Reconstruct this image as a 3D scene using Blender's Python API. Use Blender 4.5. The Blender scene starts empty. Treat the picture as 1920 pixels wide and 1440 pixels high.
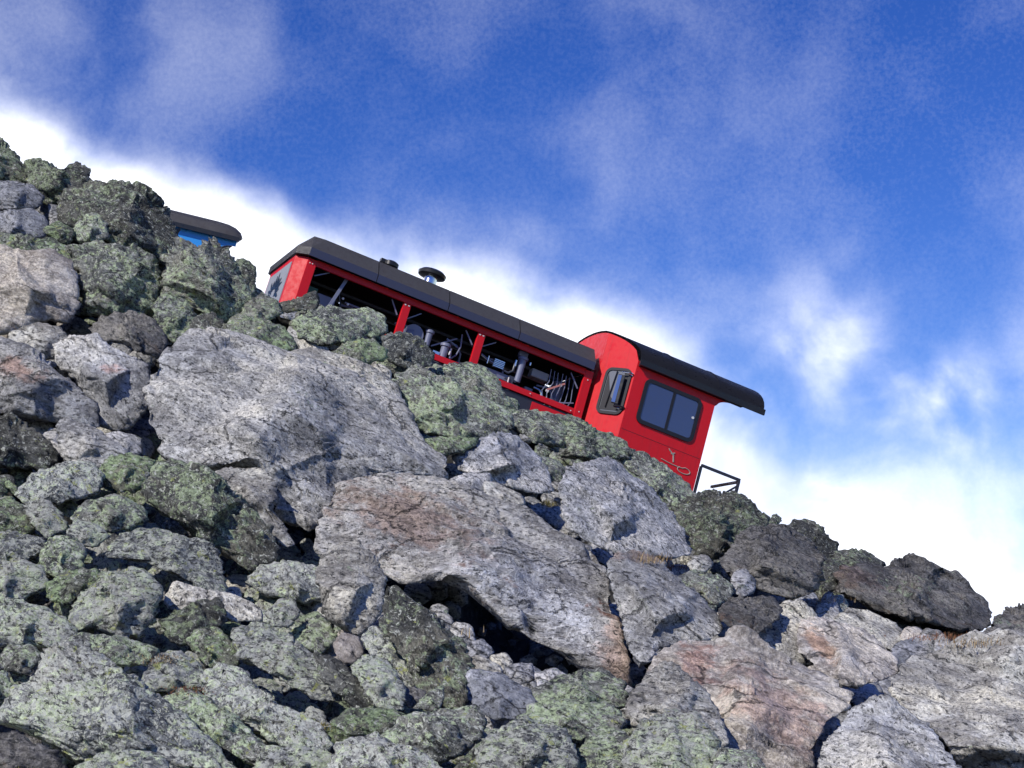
import bpy, bmesh, math, random
import numpy as np
from mathutils import Vector, Matrix

# ------------------------------------------------------------------ camera, light, exposure
scene = bpy.context.scene
COL = scene.collection
R = math.radians
PITCH = R(9.0)
FOC = 3200.0                      # focal length in photograph pixels (photo 1920 wide)
EYE = np.array([0.0, 0.0, 1.6])
cd = bpy.data.cameras.new('camera'); cam = bpy.data.objects.new('camera', cd); COL.objects.link(cam)
cd.sensor_width = 36.0; cd.lens = 36.0 * FOC / 1920.0
cd.clip_start = 0.1; cd.clip_end = 3000
cam.location = EYE; cam.rotation_euler = (R(90) + PITCH, 0, 0)
scene.camera = cam

SUN_EL, SUN_AZ = R(43), R(-143)      # azimuth measured from +Y towards +X
sdir = Vector((math.sin(SUN_AZ) * math.cos(SUN_EL), math.cos(SUN_AZ) * math.cos(SUN_EL), math.sin(SUN_EL)))
sd = bpy.data.lights.new('sun', 'SUN'); sd.energy = 2.5; sd.angle = R(0.6); sd.color = (1.0, 0.95, 0.87)
sun = bpy.data.objects.new('sun', sd); COL.objects.link(sun)
sun.rotation_euler = sdir.to_track_quat('Z', 'Y').to_euler(); sun.location = (-30, -20, 60)

scene.view_settings.view_transform = 'Standard'
scene.view_settings.look = 'None'
scene.view_settings.gamma = 1.0
scene.view_settings.use_curve_mapping = False
scene.view_settings.exposure = 0.62
scene.render.engine = 'CYCLES'
scene.cycles.max_bounces = 6


def ray(x, y):
    """direction of a photograph pixel, scaled so that its forward (Y) part is 1"""
    a = (np.asarray(x, float) - 960) / FOC; b = (720 - np.asarray(y, float)) / FOC
    c, s = math.cos(PITCH), math.sin(PITCH)
    Y = c - s * b; Z = s + c * b
    return np.stack([a / Y, np.ones_like(Y), Z / Y], -1)


# ---- sky
def world():
    w = bpy.data.worlds.new('World'); scene.world = w; w.use_nodes = True
    nt = w.node_tree; N = nt.nodes; L = nt.links; N.clear()
    out = N.new('ShaderNodeOutputWorld'); bg = N.new('ShaderNodeBackground'); bg.inputs['Strength'].default_value = 0.125
    L.new(bg.outputs[0], out.inputs[0])
    sky = N.new('ShaderNodeTexSky'); sky.sky_type = 'NISHITA'; sky.sun_disc = False
    sky.sun_elevation = SUN_EL; sky.sun_rotation = SUN_AZ; sky.altitude = 1800; sky.air_density = 1.0; sky.dust_density = 0.0; sky.ozone_density = 4.0
    tc = N.new('ShaderNodeTexCoord')

    def m(op, a, b=None, c=None, clamp=False):
        n = N.new('ShaderNodeMath'); n.operation = op; n.use_clamp = clamp
        for i, v in enumerate((a, b, c)):
            if v is None: continue
            if isinstance(v, (int, float)): n.inputs[i].default_value = v
            else: L.new(v, n.inputs[i])
        return n.outputs[0]

    def noise(scale, detail, rough, dist=0.0, vec=None, off=None):
        n = N.new('ShaderNodeTexNoise'); n.inputs['Scale'].default_value = scale; n.inputs['Detail'].default_value = detail
        n.inputs['Roughness'].default_value = rough; n.inputs['Distortion'].default_value = dist
        L.new(vec if vec is not None else tc.outputs['Generated'], n.inputs['Vector'])
        return n.outputs['Fac']

    def dot(v):
        n = N.new('ShaderNodeVectorMath'); n.operation = 'DOT_PRODUCT'; L.new(tc.outputs['Generated'], n.inputs[0]); n.inputs[1].default_value = v
        return n.outputs['Value']

    def smooth(x, a, b):
        n = N.new('ShaderNodeMapRange'); n.interpolation_type = 'SMOOTHSTEP'; L.new(x, n.inputs[0])
        n.inputs[1].default_value = a; n.inputs[2].default_value = b
        return n.outputs[0]
    # a bank of cloud hugging the ridge: a great circle through its two ends
    p = Vector(ray(0, 240)).normalized(); q = Vector(ray(1920, 1140)).normalized()
    nrm = q.cross(p).normalized()
    if nrm.z < 0: nrm = -nrm
    big = noise(5.0, 5, 0.55, 0.3); mid = noise(14.0, 5, 0.5, 0.2); fine = noise(420.0, 2, 0.6)
    h = dot(nrm)
    hump = m('POWER', 2.718, m('MULTIPLY', m('POWER', m('DIVIDE', m('ARCCOSINE', m('MINIMUM', dot(Vector(ray(1020, 640)).normalized()), 1.0)), 520 / FOC), 2.0), -1.0))
    h = m('SUBTRACT', h, m('MULTIPLY', hump, 0.034))
    hh = m('ADD', h, m('MULTIPLY', m('SUBTRACT', big, 0.5), -0.07))
    hh = m('ADD', hh, m('MULTIPLY', m('SUBTRACT', mid, 0.5), -0.03))
    bank = m('SUBTRACT', 1.0, smooth(hh, -0.018, 0.042))
    bank = m('MULTIPLY', m('POWER', bank, 1.5), smooth(mid, 0.10, 0.50))
    halo = m('SUBTRACT', 1.0, smooth(m('ADD', h, m('MULTIPLY', m('SUBTRACT', mid, 0.5), -0.03)), -0.008, 0.022))
    cl = m('MAXIMUM', bank, m('MULTIPLY', halo, 0.97))
    # single clouds: direction, angular radius, strength
    for (x, y, r, k) in ((1790, 745, 62, 1.8), (1690, 770, 60, 0.5), (1560, 700, 150, 0.8), (1800, 980, 220, 0.5), (120, 60, 200, 0.07), (330, 60, 120, 0.08),
                         (480, 60, 110, 0.10), (260, 190, 170, 0.06), (60, 170, 200, 0.08), (1000, 430, 320, 0.12),
                         (2300, 700, 300, 0.6), (-700, 100, 350, 0.5), (1300, -600, 300, 0.25), (2500, -100, 260, 0.25)):
        d = Vector(ray(x, y)).normalized()
        a = m('ARCCOSINE', m('MINIMUM', dot(d), 1.0))
        g = m('POWER', 2.718, m('MULTIPLY', m('POWER', m('DIVIDE', a, r / FOC), 2.0), -1.0))
        g = m('MULTIPLY', g, m('MULTIPLY', smooth(mid, 0.22, 0.68), k))
        cl = m('ADD', cl, g)
    # thin scattered cirrus everywhere
    cl = m('ADD', cl, m('MULTIPLY', smooth(m('ADD', m('MULTIPLY', big, 0.6), m('MULTIPLY', mid, 0.4)), 0.44, 0.72), 0.10))
    cl = m('ADD', cl, m('MULTIPLY', m('SUBTRACT', fine, 0.5), 0.10))
    cl = m('MINIMUM', m('MAXIMUM', cl, 0.0), 1.0)
    hs = N.new('ShaderNodeHueSaturation'); L.new(sky.outputs[0], hs.inputs['Color'])
    hs.inputs['Hue'].default_value = 0.524; hs.inputs['Saturation'].default_value = 1.30; hs.inputs['Value'].default_value = 0.66
    mix = N.new('ShaderNodeMix'); mix.data_type = 'RGBA'; L.new(cl, mix.inputs['Factor'])
    L.new(hs.outputs[0], mix.inputs['A']); cc = N.new('ShaderNodeMix'); cc.data_type = 'RGBA'; L.new(smooth(mid, 0.30, 0.62), cc.inputs['Factor'])
    cc.inputs['A'].default_value = (4.4, 5.0, 6.9, 1); cc.inputs['B'].default_value = (7.6, 7.8, 8.5, 1); L.new(cc.outputs['Result'], mix.inputs['B'])
    L.new(mix.outputs['Result'], bg.inputs['Color'])


world()


# ------------------------------------------------------------------ helpers
def tag(o, label=None, cat=None, group=None, kind=None):
    if label: o['label'] = label
    if cat: o['category'] = cat
    if group: o['group'] = group
    if kind: o['kind'] = kind
    return o


def mesh_obj(name, V, F, mat, parent=None, smooth=False):
    me = bpy.data.meshes.new(name)
    V = np.asarray(V, np.float32); F = np.asarray(F, np.int32)
    k = F.shape[1]
    me.vertices.add(len(V)); me.vertices.foreach_set('co', V.ravel())
    me.loops.add(F.size); me.loops.foreach_set('vertex_index', F.ravel())
    me.polygons.add(len(F)); me.polygons.foreach_set('loop_start', np.arange(0, F.size, k, dtype=np.int32))
    me.polygons.foreach_set('loop_total', np.full(len(F), k, np.int32))
    if smooth: me.polygons.foreach_set('use_smooth', np.ones(len(F), bool))
    me.materials.append(mat); me.update(calc_edges=True)
    o = bpy.data.objects.new(name, me); COL.objects.link(o)
    if parent: o.parent = parent
    return o


_rng = np.random.RandomState(11)
_perm = _rng.permutation(256).astype(np.int64); _perm = np.concatenate([_perm, _perm, _perm])
_g = _rng.normal(size=(256, 3)); _g /= np.linalg.norm(_g, axis=1)[:, None]


def perlin(p):
    i = np.floor(p).astype(np.int64); f = p - i; i &= 255
    w = f * f * f * (f * (f * 6 - 15) + 10)
    r = 0
    for dx in (0, 1):
        for dy in (0, 1):
            for dz in (0, 1):
                h = _perm[_perm[_perm[i[:, 0] + dx] + i[:, 1] + dy] + i[:, 2] + dz] & 255
                g = _g[h]
                d = g[:, 0] * (f[:, 0] - dx) + g[:, 1] * (f[:, 1] - dy) + g[:, 2] * (f[:, 2] - dz)
                ww = (w[:, 0] if dx else 1 - w[:, 0]) * (w[:, 1] if dy else 1 - w[:, 1]) * (w[:, 2] if dz else 1 - w[:, 2])
                r = r + d * ww
    return r * 1.6


def fbm(p, n=3, ridged=False):
    s = 0; a = 1; t = 0
    for k in range(n):
        v = perlin(p * 2.03 ** k + 17.3 * k)
        if ridged: v = 1 - 2 * np.abs(v)
        s = s + a * v; t += a; a *= 0.5
    return s / t


def cells(p, seed=0):
    """Worley cells: a tilted plane per cell and the distance to the cell border"""
    i0 = np.floor(p).astype(np.int64); n = len(p)
    f1 = np.full(n, 9.0); f2 = np.full(n, 9.0); val = np.zeros(n)
    for dx in (-1, 0, 1):
        for dy in (-1, 0, 1):
            for dz in (-1, 0, 1):
                c = i0 + (dx, dy, dz); cc = c & 255
                h = _perm[_perm[_perm[cc[:, 0]] + cc[:, 1]] + ((cc[:, 2] + seed) & 255)] & 255
                q = c + 0.5 + _g[h] * 0.42; d = p - q
                r = np.einsum('ij,ij->i', d, d) ** 0.5
                v = np.einsum('ij,ij->i', d, _g[(h * 7 + 31) & 255]) + _g[(h * 5 + 3) & 255][:, 0] * 0.35
                m = r < f1
                f2 = np.where(m, f1, np.minimum(f2, r)); val = np.where(m, v, val); f1 = np.where(m, r, f1)
    return val * np.clip((f2 - f1) / 0.16, 0, 1) ** 0.7, f2 - f1


# ---- the hillside: for every sight line a distance, so that stones and ground share one slope
V0 = ray(960, 1440)[2]
Y0 = 12.0
_l0, _l1 = ray(0, 285), ray(1920, 1178)
_cp = [(0, 285), (250, 378), (450, 515), (700, 612), (1000, 778), (1300, 928), (1600, 1050), (1850, 1155), (1920, 1178)]
_cu = [float(ray(*p)[0]) for p in _cp]; _cv = [float(ray(*p)[2]) for p in _cp]
PW = 1.25


def crest_v(u):
    u = np.clip(u, -0.9, 0.9)
    lin = _l0[2] + (u - _l0[0]) * (_l1[2] - _l0[2]) / (_l1[0] - _l0[0])
    return np.where((u > _cu[0]) & (u < _cu[-1]), np.interp(u, _cu, _cv), lin)


def crest_Y(u):
    return 25.6 + 2.2 * np.clip((u + 0.3) / 0.6, -1.2, 1.2)


def hill_Y(x, y):
    d = ray(x, y); u, v = d[..., 0], d[..., 2]
    vc = np.maximum(crest_v(u), V0 + 0.05)
    t = (v - V0) / (vc - V0)
    tt = np.clip(t, 0, None)
    return np.where(t > 0, Y0 + (crest_Y(u) - Y0) * tt ** PW, Y0 * np.clip(1 + 0.6 * t, 0.5, 1))
# ------------------------------------------------------------------ materials
class NT:
    def __init__(s, name):
        s.m = bpy.data.materials.new(name); s.m.use_nodes = True
        s.t = s.m.node_tree; s.N = s.t.nodes; s.L = s.t.links
        s.b = s.N['Principled BSDF']

    def inp(s, sock, v):
        if isinstance(v, bpy.types.NodeSocket): s.L.new(v, sock)
        elif v is not None:
            if isinstance(v, tuple) and len(v) == 3 and sock.type == 'RGBA': v = v + (1,)
            sock.default_value = v

    def math(s, op, a, b=None, clamp=False):
        n = s.N.new('ShaderNodeMath'); n.operation = op; n.use_clamp = clamp
        s.inp(n.inputs[0], a)
        if b is not None: s.inp(n.inputs[1], b)
        return n.outputs[0]

    def noise(s, vec, scale, detail=4, rough=0.6, dist=0.0):
        n = s.N.new('ShaderNodeTexNoise'); s.inp(n.inputs['Vector'], vec)
        n.inputs['Scale'].default_value = scale; n.inputs['Detail'].default_value = detail
        n.inputs['Roughness'].default_value = rough; n.inputs['Distortion'].default_value = dist
        return n.outputs['Fac']

    def voro(s, vec, scale, feat='F1', rnd=1.0):
        n = s.N.new('ShaderNodeTexVoronoi'); n.feature = feat; s.inp(n.inputs['Vector'], vec)
        n.inputs['Scale'].default_value = scale; n.inputs['Randomness'].default_value = rnd
        return n

    def step(s, x, a, b, lo=0.0, hi=1.0):
        n = s.N.new('ShaderNodeMapRange'); n.interpolation_type = 'SMOOTHSTEP'; s.inp(n.inputs[0], x)
        n.inputs[1].default_value = a; n.inputs[2].default_value = b; n.inputs[3].default_value = lo; n.inputs[4].default_value = hi
        return n.outputs[0]

    def mix(s, f, a, b, mode='MIX'):
        n = s.N.new('ShaderNodeMix'); n.data_type = 'RGBA'; n.blend_type = mode
        s.inp(n.inputs['Factor'], f); s.inp(n.inputs['A'], a); s.inp(n.inputs['B'], b)
        return n.outputs['Result']

    def bump(s, h, strength, dist, prev=None):
        n = s.N.new('ShaderNodeBump'); n.inputs['Strength'].default_value = strength; n.inputs['Distance'].default_value = dist
        s.inp(n.inputs['Height'], h)
        if prev is not None: s.L.new(prev, n.inputs['Normal'])
        return n.outputs[0]

    def coords(s, squash=None):
        tc = s.N.new('ShaderNodeTexCoord'); oi = s.N.new('ShaderNodeObjectInfo')
        v = s.N.new('ShaderNodeVectorMath'); v.operation = 'ADD'
        mu = s.math('MULTIPLY', oi.outputs['Random'], 63.0)
        s.L.new(tc.outputs['Object'], v.inputs[0]); s.L.new(mu, v.inputs[1])
        vec = v.outputs[0]
        # layering direction differs from stone to stone
        ang = s.math('ADD', s.math('MULTIPLY', s.math('SUBTRACT', oi.outputs['Random'], 0.5), 1.1), 0.5)
        ro = s.N.new('ShaderNodeVectorRotate'); ro.rotation_type = 'Y_AXIS'; s.L.new(tc.outputs['Object'], ro.inputs['Vector']); s.L.new(s.math('MULTIPLY', ang, -1.0), ro.inputs['Angle'])
        mp = s.N.new('ShaderNodeMapping'); s.L.new(ro.outputs[0], mp.inputs[0])
        mp.inputs['Rotation'].default_value = (R(20), 0, R(15)); mp.inputs['Scale'].default_value = squash or (1, 1, 2.1)
        return vec, mp.outputs[0], oi.outputs['Random']


def rockmat(name, dark, mid, light, stain=None, stain_amt=0.0, lichen=0.0, lcol=(0.26, 0.31, 0.22), flakes=0.5, contrast=1.0, yellow=0.0, spots=0.0, vein=0.0):
    n = NT(name)
    v, vs, rnd = n.coords()
    big = n.noise(v, 0.9, 3, 0.55, 0.4)
    med = n.noise(vs, 3.0, 6, 0.68, 0.25)
    fin = n.math('ADD', n.math('MULTIPLY', n.noise(vs, 13, 5, 0.75, 0.1), 0.45), n.math('MULTIPLY', n.noise(v, 30, 4, 0.75, 0.0), 0.55))
    spk = n.noise(v, 62, 2, 0.6)
    c = n.mix(n.step(med, 0.34, 0.66), dark, mid)
    c = n.mix(n.step(n.math('ADD', n.math('MULTIPLY', big, 0.5), n.math('MULTIPLY', fin, 0.5)), 0.45, 0.62), c, light)
    # large pale and dull areas, and hairline cracks with broken edges
    c = n.mix(n.step(n.noise(v, 1.7, 5, 0.7, 0.3), 0.50, 0.60, 0, 0.55), c, tuple(min(1, q * 1.22) for q in light))
    c = n.mix(n.step(n.noise(vs, 1.2, 5, 0.75, 0.3), 0.36, 0.46, 0.6, 0), c, dark)
    wv = n.N.new('ShaderNodeVectorMath'); wv.operation = 'ADD'; n.L.new(vs, wv.inputs[0])
    sc_ = n.N.new('ShaderNodeVectorMath'); sc_.operation = 'SCALE'; sc_.inputs['Scale'].default_value = 0.55
    nz = n.N.new('ShaderNodeTexNoise'); nz.inputs['Scale'].default_value = 2.2; nz.inputs['Detail'].default_value = 5; nz.inputs['Roughness'].default_value = 0.65; n.L.new(v, nz.inputs['Vector'])
    n.L.new(nz.outputs['Color'], sc_.inputs[0]); n.L.new(sc_.outputs[0], wv.inputs[1])
    ck = n.voro(wv.outputs[0], 0.85, 'DISTANCE_TO_EDGE').outputs['Distance']
    crack = n.math('MULTIPLY', n.step(ck, 0.0, 0.022, 1.0, 0.0), n.step(n.noise(v, 1.3, 2), 0.45, 0.55))
    c = n.mix(n.math('MULTIPLY', crack, 0.75), c, (0.03, 0.03, 0.03))
    warm = n.mix(n.step(big, 0.4, 0.65), (0.98, 0.99, 1.01), (1.05, 1.01, 0.92))
    c = n.mix(0.9, c, warm, 'MULTIPLY')
    if stain:
        st = n.noise(v, 1.5, 6, 0.7, 0.8)
        c = n.mix(n.step(st, 0.66 - stain_amt * 0.3, 0.78 - stain_amt * 0.3, 0, 0.8), c, stain)
    if vein:
        w = n.math('ABSOLUTE', n.math('SUBTRACT', n.noise(vs, 1.6, 5, 0.6, 1.5), 0.5))
        c = n.mix(n.step(w, 0.0, 0.035, vein, 0.0), c, (0.62, 0.60, 0.56))
    # grain: mineral contrast at every scale
    k = n.step(fin, 0.40, 0.60, 1.0 - 0.42 * contrast, 1.0 + 0.30 * contrast)
    kk = n.N.new('ShaderNodeCombineColor'); [n.L.new(k, kk.inputs[i]) for i in range(3)]
    c = n.mix(1.0, c, kk.outputs[0], 'MULTIPLY')
    if lichen:
        lp = n.noise(v, 10.0, 6, 0.78, 0.2); lb = n.noise(v, 0.8, 2, 0.5)
        th = n.math('ADD', lp, n.math('MULTIPLY', n.math('SUBTRACT', lb, 0.5), 0.5))
        e = 0.70 - 0.36 * lichen
        lv = n.mix(n.step(n.noise(v, 22, 5, 0.75), 0.38, 0.62), tuple(q * 0.5 for q in lcol), tuple(min(1, q * 1.35) for q in lcol))
        c = n.mix(n.step(th, e, e + 0.035, 0, 0.93), c, lv)
        if spots:
            sp = n.noise(v, 17, 4, 0.8, 0.6)
            c = n.mix(n.step(sp, 0.60 - spots * 0.1, 0.64 - spots * 0.1, 0, 0.9), c, (0.58, 0.60, 0.53))
        if yellow:
            yl = n.noise(v, 9, 5, 0.7, 0.3)
            c = n.mix(n.step(yl, 0.69 - yellow * 0.14, 0.73 - yellow * 0.14, 0, 0.8), c, (0.42, 0.46, 0.16))
        bl = n.noise(vs, 15, 5, 0.78, 0.2)
        c = n.mix(n.step(bl, 0.415, 0.45, 0.9, 0.0), c, (0.022, 0.024, 0.026))
    if flakes:
        reg = n.step(n.math('ADD', n.noise(v, 2.4, 3), n.math('MULTIPLY', rnd, 0.3)), 0.50, 0.78, 0.15, 1.0)
        c = n.mix(n.math('MULTIPLY', n.step(spk, 0.615, 0.67, 0, flakes), reg), c, (0.80, 0.80, 0.82))
        c = n.mix(n.math('MULTIPLY', n.step(spk, 0.34, 0.39, flakes * 0.9, 0), reg), c, (0.045, 0.045, 0.05))
    tone = n.step(rnd, 0, 1, 0.86, 1.14)
    tt = n.N.new('ShaderNodeCombineColor'); [n.L.new(tone, tt.inputs[i]) for i in range(3)]
    c = n.mix(1.0, c, tt.outputs[0], 'MULTIPLY')
    n.L.new(c, n.b.inputs['Base Color'])
    n.b.inputs['Roughness'].default_value = 0.82; n.b.inputs['Specular IOR Level'].default_value = 0.3
    nb = n.bump(med, 0.6, 0.12)
    nb = n.bump(crack, 0.8, -0.05, nb)
    nb = n.bump(fin, 0.7, 0.05, nb)
    nb = n.bump(spk, 0.5, 0.015, nb)
    if lichen > 0.3: nb = n.bump(lp, 0.8, 0.05, nb)
    n.L.new(nb, n.b.inputs['Normal'])
    return n.m


ROCK = {
    'G': rockmat('grey_gneiss', (0.195, 0.192, 0.190), (0.43, 0.425, 0.415), (0.63, 0.63, 0.62), flakes=0.30, contrast=0.7, lichen=0.05),
    'V': rockmat('veined_gneiss', (0.225, 0.213, 0.20), (0.45, 0.435, 0.415), (0.64, 0.63, 0.61), stain=(0.19, 0.085, 0.05), stain_amt=0.24, contrast=0.75, flakes=0.34, vein=0.8, lichen=0.05),
    'B': rockmat('beige_gneiss', (0.235, 0.221, 0.200), (0.455, 0.435, 0.393), (0.700, 0.690, 0.628), flakes=0.30, contrast=0.7, lichen=0.10),
    'R': rockmat('reddish_gneiss', (0.228, 0.202, 0.181), (0.444, 0.403, 0.363), (0.699, 0.659, 0.605), stain=(0.24, 0.14, 0.11), stain_amt=0.24, contrast=0.75, flakes=0.34),
    'D': rockmat('dark_basalt', (0.055, 0.052, 0.052), (0.130, 0.126, 0.124), (0.240, 0.234, 0.227), stain=(0.12, 0.075, 0.05), stain_amt=0.3, contrast=0.75, flakes=0.15, lichen=0.12),
    'S': rockmat('slate_blue_rock', (0.156, 0.164, 0.185), (0.33, 0.337, 0.355), (0.58, 0.58, 0.60), contrast=0.75, flakes=0.30, lichen=0.15),
    'L': rockmat('green_lichen_rock', (0.048, 0.053, 0.055), (0.168, 0.174, 0.162), (0.300, 0.306, 0.282), lichen=0.54, lcol=(0.460, 0.552, 0.345), spots=0.5, yellow=0.45, contrast=0.75, flakes=0.26),
    'W': rockmat('white_lichen_rock', (0.069, 0.075, 0.083), (0.237, 0.250, 0.250), (0.438, 0.450, 0.444), lichen=0.53, lcol=(0.570, 0.650, 0.440), spots=1.0, yellow=0.6, contrast=0.75, flakes=0.34),
    'K': rockmat('dark_lichen_rock', (0.035, 0.037, 0.036), (0.094, 0.096, 0.088), (0.175, 0.175, 0.156), lichen=0.50, lcol=(0.287, 0.345, 0.218), spots=0.3, yellow=0.35, contrast=0.75, flakes=0.15),
    'M': rockmat('moss_green_rock', (0.052, 0.057, 0.048), (0.138, 0.149, 0.121), (0.230, 0.241, 0.196), lichen=0.58, lcol=(0.310, 0.402, 0.218), spots=0.35, yellow=0.6, contrast=0.75, flakes=0.19),
}


def add_stain(mat, point, rx, rz, tilt, col, amt, grain=4.0):
    """a mineral stain with ragged borders round a place on the rock face"""
    nt = mat.node_tree; N, L = nt.nodes, nt.links; b = N['Principled BSDF']
    prev = b.inputs['Base Color'].links[0].from_socket
    g = N.new('ShaderNodeNewGeometry'); mp = N.new('ShaderNodeMapping'); mp.vector_type = 'TEXTURE'
    mp.inputs['Location'].default_value = point; mp.inputs['Rotation'].default_value = (0, tilt, 0); mp.inputs['Scale'].default_value = (rx, 2.2 * max(rx, rz), rz)
    L.new(g.outputs['Position'], mp.inputs[0])
    ln = N.new('ShaderNodeVectorMath'); ln.operation = 'LENGTH'; L.new(mp.outputs[0], ln.inputs[0])
    nz = N.new('ShaderNodeTexNoise'); nz.inputs['Scale'].default_value = grain; nz.inputs['Detail'].default_value = 7; nz.inputs['Roughness'].default_value = 0.72; L.new(g.outputs['Position'], nz.inputs['Vector'])
    ad = N.new('ShaderNodeMath'); ad.operation = 'MULTIPLY_ADD'; L.new(nz.outputs['Fac'], ad.inputs[0]); ad.inputs[1].default_value = 3.4; L.new(ln.outputs['Value'], ad.inputs[2])
    mr = N.new('ShaderNodeMapRange'); mr.interpolation_type = 'SMOOTHSTEP'; L.new(ad.outputs[0], mr.inputs[0])
    mr.inputs[1].default_value = 2.0; mr.inputs[2].default_value = 2.75; mr.inputs[3].default_value = amt; mr.inputs[4].default_value = 0
    mx = N.new('ShaderNodeMix'); mx.data_type = 'RGBA'; L.new(mr.outputs[0], mx.inputs['Factor']); L.new(prev, mx.inputs['A'])
    m2 = N.new('ShaderNodeMix'); m2.data_type = 'RGBA'; m2.blend_type = 'MULTIPLY'; m2.inputs['Factor'].default_value = 1.0; L.new(prev, m2.inputs['A']); m2.inputs['B'].default_value = tuple(col) + (1,)
    m2.clamp_result = False
    L.new(m2.outputs['Result'], mx.inputs['B']); L.new(mx.outputs['Result'], b.inputs['Base Color'])


def plain(name, col, rough=0.5, metal=0.0, spec=0.5, bumpy=0.0, coat=0.0, dirt=0.0):
    n = NT(name)
    if dirt:
        v, vs, r = n.coords((1, 1, 1))
        d = n.noise(v, 2.2, 6, 0.7, 0.5)
        c = n.mix(n.step(d, 0.35, 0.75, 0, dirt), col, tuple(q * 0.55 + 0.03 for q in col))
        n.L.new(c, n.b.inputs['Base Color'])
        n.L.new(n.step(n.noise(v, 9, 5, 0.7), 0.3, 0.7, rough * 0.75, min(1, rough * 1.4)), n.b.inputs['Roughness'])
    else:
        n.b.inputs['Base Color'].default_value = col + (1,); n.b.inputs['Roughness'].default_value = rough
    n.b.inputs['Metallic'].default_value = metal; n.b.inputs['Specular IOR Level'].default_value = spec
    n.b.inputs['Coat Weight'].default_value = coat
    if bumpy:
        v, vs, r = n.coords((1, 1, 1)); n.L.new(n.bump(n.noise(v, 3, 3), bumpy, 0.02), n.b.inputs['Normal'])
    return n.m


def streaks(m, amt):
    nt = m.node_tree; b = nt.nodes['Principled BSDF']; prev = b.inputs['Base Color'].links[0].from_socket
    tc = nt.nodes.new('ShaderNodeTexCoord'); mp = nt.nodes.new('ShaderNodeMapping'); mp.inputs['Scale'].default_value = (9, 9, 0.9); nt.links.new(tc.outputs['Object'], mp.inputs[0])
    nz = nt.nodes.new('ShaderNodeTexNoise'); nz.inputs['Scale'].default_value = 1.5; nz.inputs['Detail'].default_value = 6; nz.inputs['Roughness'].default_value = 0.7; nt.links.new(mp.outputs[0], nz.inputs['Vector'])
    mr = nt.nodes.new('ShaderNodeMapRange'); nt.links.new(nz.outputs['Fac'], mr.inputs[0]); mr.inputs[1].default_value = 0.52; mr.inputs[2].default_value = 0.72; mr.inputs[4].default_value = amt
    mx = nt.nodes.new('ShaderNodeMix'); mx.data_type = 'RGBA'; nt.links.new(mr.outputs[0], mx.inputs['Factor']); nt.links.new(prev, mx.inputs['A']); mx.inputs['B'].default_value = (0.07, 0.03, 0.03, 1)
    nt.links.new(mx.outputs['Result'], b.inputs['Base Color'])


RED = plain('red_paint', (0.70, 0.006, 0.014), 0.42, spec=0.35, coat=0.08, dirt=0.07, bumpy=0.1)
streaks(RED, 0.2)
ROOFM = plain('grey_roof_sheet', (0.15, 0.145, 0.15), 0.45, dirt=0.3, bumpy=0.2)
FASC = plain('navy_grey_fascia', (0.045, 0.05, 0.095), 0.4, dirt=0.3)
VAULT = plain('black_roof_sheet', (0.035, 0.034, 0.036), 0.33, dirt=0.4)
streaks(ROOFM, 0.3)
BLACK = plain('black_paint', (0.012, 0.012, 0.014), 0.35, dirt=0.2)
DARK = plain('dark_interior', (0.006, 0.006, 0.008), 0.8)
IRON = plain('blue_grey_engine_paint', (0.21, 0.23, 0.33), 0.4, dirt=0.3)
IROND = plain('dark_engine_paint', (0.05, 0.058, 0.09), 0.45, dirt=0.3)
CHROME = plain('bright_metal', (0.75, 0.75, 0.77), 0.22, metal=1.0)
NAVY = plain('navy_steel', (0.03, 0.032, 0.05), 0.5)
RUBBER = plain('black_rubber_seal', (0.012, 0.013, 0.02), 0.6)
GREYP = plain('grey_grille_sheet', (0.33, 0.34, 0.36), 0.5, dirt=0.2)
GLASS = plain('painted_sky_glass', (0.045, 0.065, 0.16), 0.12, spec=0.8, coat=0.5, dirt=0.5)  # blue of the reflected sky is put into the pane colour
GLASS2 = plain('clear_grey_glass', (0.20, 0.21, 0.22), 0.12, spec=0.8)
EMB = plain('silver_grey_emblem', (0.45, 0.42, 0.36), 0.4)
WHITE = plain('white_enamel', (0.75, 0.74, 0.72), 0.4)
GREEN = plain('dark_green_paint', (0.02, 0.10, 0.065), 0.5)
BLUE = plain('bright_blue_paint', (0.03, 0.30, 0.80), 0.35, coat=0.3, dirt=0.15)
PINK = plain('pink_plastic', (0.62, 0.25, 0.20), 0.5)
AMBER = plain('amber_fitting', (0.6, 0.28, 0.04), 0.4)
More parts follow.
